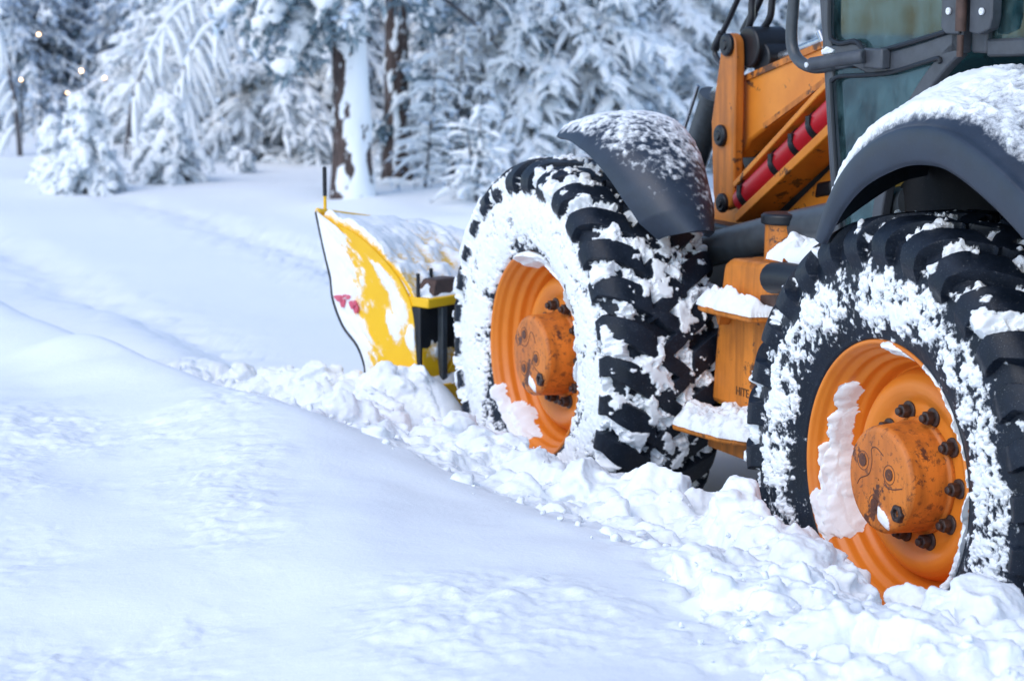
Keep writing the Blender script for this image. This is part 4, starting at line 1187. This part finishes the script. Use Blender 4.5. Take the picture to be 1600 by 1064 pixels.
def trunk_mesh(H, r0, seed, parent, lean=(0, 0), snow_side=None, name="trunk", seg=20, nh=60, bend=0.0, amount=0.9, bias=.5):
    z = np.concatenate([np.linspace(-.25, min(2.3, H * .4), nh * 2 // 3), np.linspace(min(2.3, H * .4), H, nh - nh * 2 // 3 + 1)[1:]]); t = np.linspace(0, 2 * np.pi, seg, endpoint=False)
    rr = r0 * (1 - .75 * np.clip(z / H, 0, 1)) + r0 * .42 * np.exp(-np.clip(z + .05, 0, 9) / .55)
    Z, T_ = np.meshgrid(z, t, indexing='ij')
    rad = rr[:, None] * (1 + .10 * (fbm(np.cos(T_) * 2 + seed, np.sin(T_) * 2, Z * 1.5, 3, seed) - .5))
    sn = np.zeros(Z.shape)
    if snow_side is not None:
        f = np.cos(T_ - snow_side)
        n1 = fbm(np.cos(T_) * 2.2, np.sin(T_) * 2.2 + seed, Z * 5.0, 5, seed + 3, .65)
        sn = np.clip(bias + amount * .8 * f + 4.6 * (n1 - .5), 0, 1)
        rad = rad + .030 * sstep(.2, .95, sn) * (n1 + .1)
    v = np.stack([rad * np.cos(T_) + lean[0] * Z + bend * Z ** 2, rad * np.sin(T_) + lean[1] * Z, Z], -1).reshape(-1, 3)
    f = grid_faces(nh, seg)
    f = np.concatenate([f, np.stack([np.arange(nh - 1) * seg + seg - 1, (np.arange(nh - 1) + 1) * seg + seg - 1, (np.arange(nh - 1) + 1) * seg, np.arange(nh - 1) * seg], -1)])
    return link_mesh(name, v, f, M['bark'], parent, 180, None, sn.ravel())

TM = lambda: [M['tree_snow'], M['needle'], M['frost'], M['twig']]
def spruce(H, Rad, seed, name, loc, label, group, r=.05, zmin=.15, dens=1.0, droop=.55, needle=.10, step=.2, per=6, frost=2, tw=9, top_z=3.2, rz=0, r0=None, ncards=9):
    rng = np.random.RandomState(seed)
    o = empty(name, loc, rz, label, "tree", group)
    trunk_mesh(H, r0 or .018 * H + .02, seed, o, (0, 0), rng.uniform(0, 6.28), seg=12, nh=30)
    T = TreeMesh(); z = zmin
    while z < H * .97:
        hi = z > top_z                                  # well above the picture: plainer boughs
        n = per if not hi else max(4, per - 2)
        for k in range(n):
            L = Rad * (1 - z / H) ** .75 * rng.uniform(.7, 1.15) + .06
            bough(T, rng, np.array([0, 0, z + rng.uniform(-.08, .08)]), rng.uniform(0, 6.283), L, rng.uniform(-.05, .30), droop * rng.uniform(.7, 1.3), r * (1 if not hi else 1.5), needle if not hi else needle * 1.6, dens, tw if not hi else 4, ncards if not hi else 5, frost)
        z += step * (1 if not hi else 2.2) * rng.uniform(.8, 1.2)
    snow_bough(T, rng, np.array([[0, 0, H - .4 * min(1, H / 3)], [0, 0, H - .2 * min(1, H / 3)], [.005, 0, H], [.005, 0, H + .05]]), r)
    T.build("crown", TM(), o)
    return o

def copy_tree(o, loc, rz, sc, label=None, group=None):
    c = o.copy(); COL.objects.link(c); c.location = loc; c.rotation_euler = (0, 0, rz); c.scale = (sc, sc, sc)
    if label: c["label"] = label
    if group: c["group"] = group
    for ch in o.children:
        d = ch.copy(); COL.objects.link(d); d.parent = c
    return c

def gz(x, y): return float(terrain_h(np.array([x]), np.array([y]), False)[0])
def at(px, Y):
    """point on the ground under the picture column px of the photograph, Y metres ahead"""
    x = (px - 800) / 3300 * Y * 1.01
    return (x, Y, gz(x, Y) - .03)

# two pines with bare snow-plastered trunks beside the road
def pine(loc, H, r0, seed, lean, label, boughs, amount):
    o = empty("pine_tree", loc, 0, label, "tree", "tall pines by the road")
    trunk_mesh(H, r0, seed, o, lean, -.35, "trunk", 40, 130, 0.0, amount, .5 if amount > .5 else .08)
    rng = np.random.RandomState(seed); T = TreeMesh()
    for (z, az, L, up, dr, r) in boughs:
        bough(T, rng, np.array([lean[0] * z, lean[1] * z, z]), az, L, up, dr, r, .12, 1.5, 12, 12, 1)
    if r0 < .13:
        T.tube(spline([(.03, 0, 2.32), (.25, -.1, 1.98), (.55, -.2, 1.74), (.9, -.32, 1.44), (1.1, -.36, 1.20)], 4), np.linspace(.030, .008, 17), 6, 3)
    for z in np.arange(3.2, H - .3, .45):
        for k in range(4): bough(T, rng, np.array([lean[0] * z, lean[1] * z, z]), rng.uniform(0, 6.28), 1.9 * (1 - (z / H) ** 2) + .3, rng.uniform(0, .3), .35, .09, .18, 1, 6, 6, 1)
    T.build("crown", TM(), o)
    return o
p1 = at(553, 18.6); p2 = at(622, 20.6)
pine(p1, 9.5, .148, 61, (-.012, 0), "tall pine with its bare trunk plastered white, just behind the yellow plough blade",
     [(1.95, 3.3, .75, .05, .9, .085), (1.80, 3.7, .7, -.1, .9, .10), (2.15, 2.8, .9, .0, .7, .09), (2.3, 3.5, .95, -.05, .6, .10), (1.62, 3.9, .42, -.2, .8, .07), (1.9, 4.6, .5, .0, .8, .07), (2.3, 5.6, .8, .1, .5, .08), (2.1, 0.2, .7, .1, .8, .07), (2.5, 4.2, 1.0, -.1, .8, .09), (2.4, 3.0, 1.1, -.1, .7, .09), (2.2, 4.0, .8, -.1, .8, .11), (2.05, 4.4, .6, -.1, .8, .10), (1.75, 3.1, .62, -.05, 1.0, .09), (2.25, 5.2, .6, -.1, .9, .10)], .75)
pine(p2, 10.5, .118, 67, (.004, 0), "slimmer dark-barked pine flecked with snow, right of the white-plastered trunk",
     [(2.35, -.25, 1.6, -.35, .35, .03), (2.2, .3, .9, .1, .6, .06), (2.0, 5.9, .5, .0, .7, .05), (2.3, 2.9, .7, .0, .7, .06), (1.2, 5.6, .35, .1, .7, .04), (.6, 3.4, .3, .1, .5, .04), (2.4, 4.9, 1.2, -.1, .6, .07)], .15)

# low snow-bent bushes at the left edge of the clearing
def bush(px, Y, H, Rad, seed, label, r=.05):
    return spruce(H, Rad, seed, "young_spruce", at(px, Y), label, "young spruces bent under snow", r * 1.1, .08, 1.0, .9, .055, .12, 7, 1, 15, 9, ncards=3)
bush(140, 20.6, .95, .48, 101, "bushy snow-loaded young spruce, larger of the pair at the clearing's left edge", .050)
bush(268, 21.6, .90, .52, 103, "low spreading young spruce under drooping snow, right beside the bushy one at left", .050)
bush(92, 21.5, .60, .38, 109, "small rounded spruce half hidden behind the left side of the bushy young spruce", .050)
bush(378, 23.0, .26, .22, 107, "tiny snow-capped seedling alone on the snow left of the pine trunk", .035)

# birch saplings bowed over by the snow
def bowed(px, Y, H, reach, az, seed, label):
    rng = np.random.RandomState(seed)
    o = empty("bowed_sapling", at(px, Y), 0, label, "sapling", "saplings bowed by snow")
    n = 16; t = np.linspace(0, 1, n); d = np.array([math.cos(az), math.sin(az)])
    P = np.zeros((n, 3)); P[:, :2] = (reach * t ** 1.7)[:, None] * d; P[:, 2] = H * (1.55 * t - .55 * t ** 2.4)
    Tt = TreeMesh(); Tt.tube(P, np.linspace(.035, .008, n), 8, 0); Tt.build("trunk", [M['twig']], o)
    T = TreeMesh(); snow_bough(T, rng, P[2:], .038, 1.0)
    for j in range(60):
        q = rng.uniform(.2, 1); i = int(q * (n - 2)); c = P[i]; a2 = az + rng.normal() * .9; l2 = rng.uniform(.25, .6); m = 6; tt = np.linspace(0, 1, m)
        Q = np.stack([c[0] + l2 * .6 * tt * math.cos(a2), c[1] + l2 * .6 * tt * math.sin(a2), c[2] - l2 * (.1 * tt + 1.0 * tt ** 1.6)], -1)
        snow_bough(T, rng, Q, rng.uniform(.018, .042), 1.0)
        C = Q[rng.randint(0, m, 4)]; T.cards(C, rng.normal(size=(4, 3)) + np.array([0, 0, -.8]), .09, .012, 2, rng)
    T.build("crown", TM(), o)
bowed(205, 24.5, 1.9, .95, 0.15, 131, "thin sapling bowed over under snow, leaning right above the left-hand bushes")
bowed(268, 23.8, 1.7, .75, 0.0, 133, "snow-bowed sapling leaning right, just right of the low spreading spruce")
bowed(330, 25.5, 2.2, .8, 0.3, 137, "taller snow-bowed sapling standing behind the other two leaning ones")
bowed(40, 25.0, 2.0, .7, 2.6, 139, "snow-bowed sapling leaning left at the far left edge of the forest")

# thin shrubs with snow-lined twigs, right of the trunks
def shrub(px, Y, H, seed, label):
    rng = np.random.RandomState(seed)
    o = empty("bare_shrub", at(px, Y), 0, label, "shrub", "bare shrubs with snow-lined twigs")
    T = TreeMesh()
    for s in range(3):
        az0 = rng.uniform(0, 6.28); n = 8; t = np.linspace(0, 1, n); L = H * rng.uniform(.7, 1.05)
        P = np.stack([.12 * L * t * math.cos(az0), .12 * L * t * math.sin(az0), L * t], -1); T.tube(P, np.linspace(.016, .005, n), 5, 3)
        for j in range(26):
            q = rng.uniform(.08, 1); c = P[0] + (P[-1] - P[0]) * q; a2 = rng.uniform(0, 6.28); l2 = rng.uniform(.15, .5) * (1.15 - .6 * q); m = 6; tt = np.linspace(0, 1, m)
            Q = np.stack([c[0] + l2 * tt * math.cos(a2), c[1] + l2 * tt * math.sin(a2), c[2] + l2 * (.35 * tt - rng.uniform(.2, .8) * tt ** 2)], -1)
            T.tube(Q, .006, 4, 3); snow_bough(T, rng, Q, rng.uniform(.014, .034), .9)
            C = Q[rng.randint(0, m, 5)] + rng.normal(size=(5, 3)) * .03; T.cards(C, rng.normal(size=(5, 3)) + np.array([0, 0, -.3]), .06, .010, rng.choice([1, 2]), rng)
    T.build("crown", TM(), o)
for px, Y, H, sd_, lb in ((665, 19.2, 1.25, 201, "thin snow-lined shrub standing just right of the slim dark pine trunk"),
                          (708, 20.4, 1.5, 205, "taller bare shrub with snowy twigs between the slim pine and the front tyre"),
                          (640, 22.5, 1.3, 203, "bare shrub behind the slim dark pine, its twigs edged with snow"),
                          (745, 18.4, .95, 207, "low snowy shrub beside the left edge of the snow-caked front tyre"),
                          (690, 24.0, 1.7, 211, "bare snowy shrub farther back behind the shrubs right of the pines"),
                          (450, 24.5, 1.1, 213, "thin shrub with snow-lined twigs left of the white-plastered trunk")):
    shrub(px, Y, H, sd_, lb)

# big snow-laden spruces near the road
big = [(858, 21.0, 3.5, 1.9, 301, "broad snow-laden spruce rising directly behind the front mudguard", .050),
       (1035, 24.0, 3.6, 1.8, 303, "snow-laden spruce between the front mudguard and the black hoses", .050),
       (760, 25.5, 3.5, 1.7, 305, "snow-laden spruce set back to the left of the front mudguard", .048),
       (385, 26.0, 3.7, 1.9, 307, "snow-laden spruce with hanging boughs left of the two pine trunks", .046),
       (478, 25.2, 3.6, 1.6, 309, "snow-laden spruce close behind the white-plastered pine trunk", .046)]
protos = []
for px, Y, H, Rd, s_, lb, r in big:
    protos.append(spruce(H, Rd, s_, "spruce_tree", at(px, Y), lb, "snow-laden spruces at the clearing's edge", r, .12, 1.3, .50, .07, .15, 9, 2, 36, 2.2, ncards=3))
for i, (px, Y, s_, rz, lb) in enumerate([(955, 24.5, .9, 1.0, "snow-laden spruce partly hidden behind the top right of the front mudguard"),
                                          (1190, 25.5, 1.0, 2.0, "snow-laden spruce seen through the black hoses above the pivot"),
                                          (1320, 28.0, 1.0, 4.0, "snow-laden spruce behind the cab's front post"),
                                          (585, 26.0, .9, 3.0, "snow-laden spruce seen between the two pine trunks"),
                                          (300, 28.5, 1.0, 5.0, "snow-laden spruce behind the leaning saplings at left"),
                                          (655, 27.0, 1.0, .6, "snow-laden spruce behind the shrubs right of the slim pine")]):
    copy_tree(protos[i % 5], at(px, Y), rz, s_, lb)

# frosted grey-blue forest closing the view: a few kinds, many copies
fp = []
for k in range(4):
    fp.append(spruce(3.7 + k * .35, 1.6 + .1 * k, 400 + k, "frosted_spruce", at(60 + 130 * k, 31 + k * 1.2), "frosted spruce in the grey-blue tree line behind the clearing", "frosted spruces of the tree line", .034, .12, 1.3, .5, .11, .20, 8, 5, 18, 2.3, ncards=6))
rng = np.random.RandomState(5)
spots = []
for Y, stepm in ((31.5, 1.5), (34.5, 1.6), (38.5, 1.7), (43.5, 1.9), (50, 2.1)):
    x = -.32 * Y - 1
    while x < .32 * Y + 1:
        spots.append((x + rng.uniform(-.4, .4), Y + rng.uniform(-.9, .9))); x += stepm
for i, (x, y) in enumerate(spots):
    if any(math.hypot(x - o.location.x, y - o.location.y) < .9 for o in fp): continue
    copy_tree(fp[i % 4], (x, y, gz(x, y) - .05), rng.uniform(0, 6.28), rng.uniform(.85, 1.25))

# small warm lamps far off among the trees
m, nt, n, l, b = new_mat("lamp_glow")
b.inputs["Base Color"].default_value = (1, .7, .4, 1); b.inputs["Emission Color"].default_value = (1.0, .62, .30, 1); b.inputs["Emission Strength"].default_value = 8
M['glow'] = m
LP = [(68, 55, .030, "warm lamp glowing among the trees, highest and leftmost but one"), (132, 111, .034, "brightest warm lamp glowing in the trees above the left bush"), (225, 139, .030, "warm lamp glowing low in the trees, between the bushes and leaning saplings"),
      (216, 144, .022, "fainter warm lamp glowing close beside the low one between the bushes"), (298, 88, .026, "warm lamp glowing by the leaning saplings, right one of a close pair"), (284, 94, .022, "warm lamp glowing by the leaning saplings, left one of a close pair"),
      (38, 125, .024, "warm lamp glowing at the far left of the forest"), (109, 145, .022, "faint warm lamp glowing just above the bushy young spruce"), (168, 122, .022, "faint warm lamp glowing in the trees above the gap between the bushes")]
for px, py, r, lb in LP:
    r *= .6
    Y = 28.0; x = (px - 800) / 3300 * Y; z = 1.95 - py / 3300 * Y
    g0 = gz(x, Y)
    o = empty("garden_lamp", (x, Y, g0), 0, lb, "lamp", "warm lamps among the trees")
    mb = MB(); mb.tube([(0, 0, -.1), (0, 0, z - g0 - r)], .008, 8); mb.tube([(0, 0, z - g0 - r), (0, 0, z - g0 - r * .6)], .012, 8); mb.build("post", M['black'], o)
    mb = MB(); mb.lathe([(-r, .004), (-r * .7, r * .7), (0, r), (r * .7, r * .7), (r, .004)], 16, (0, 0, z - g0), 'z'); mb.build("bulb", M['glow'], o)
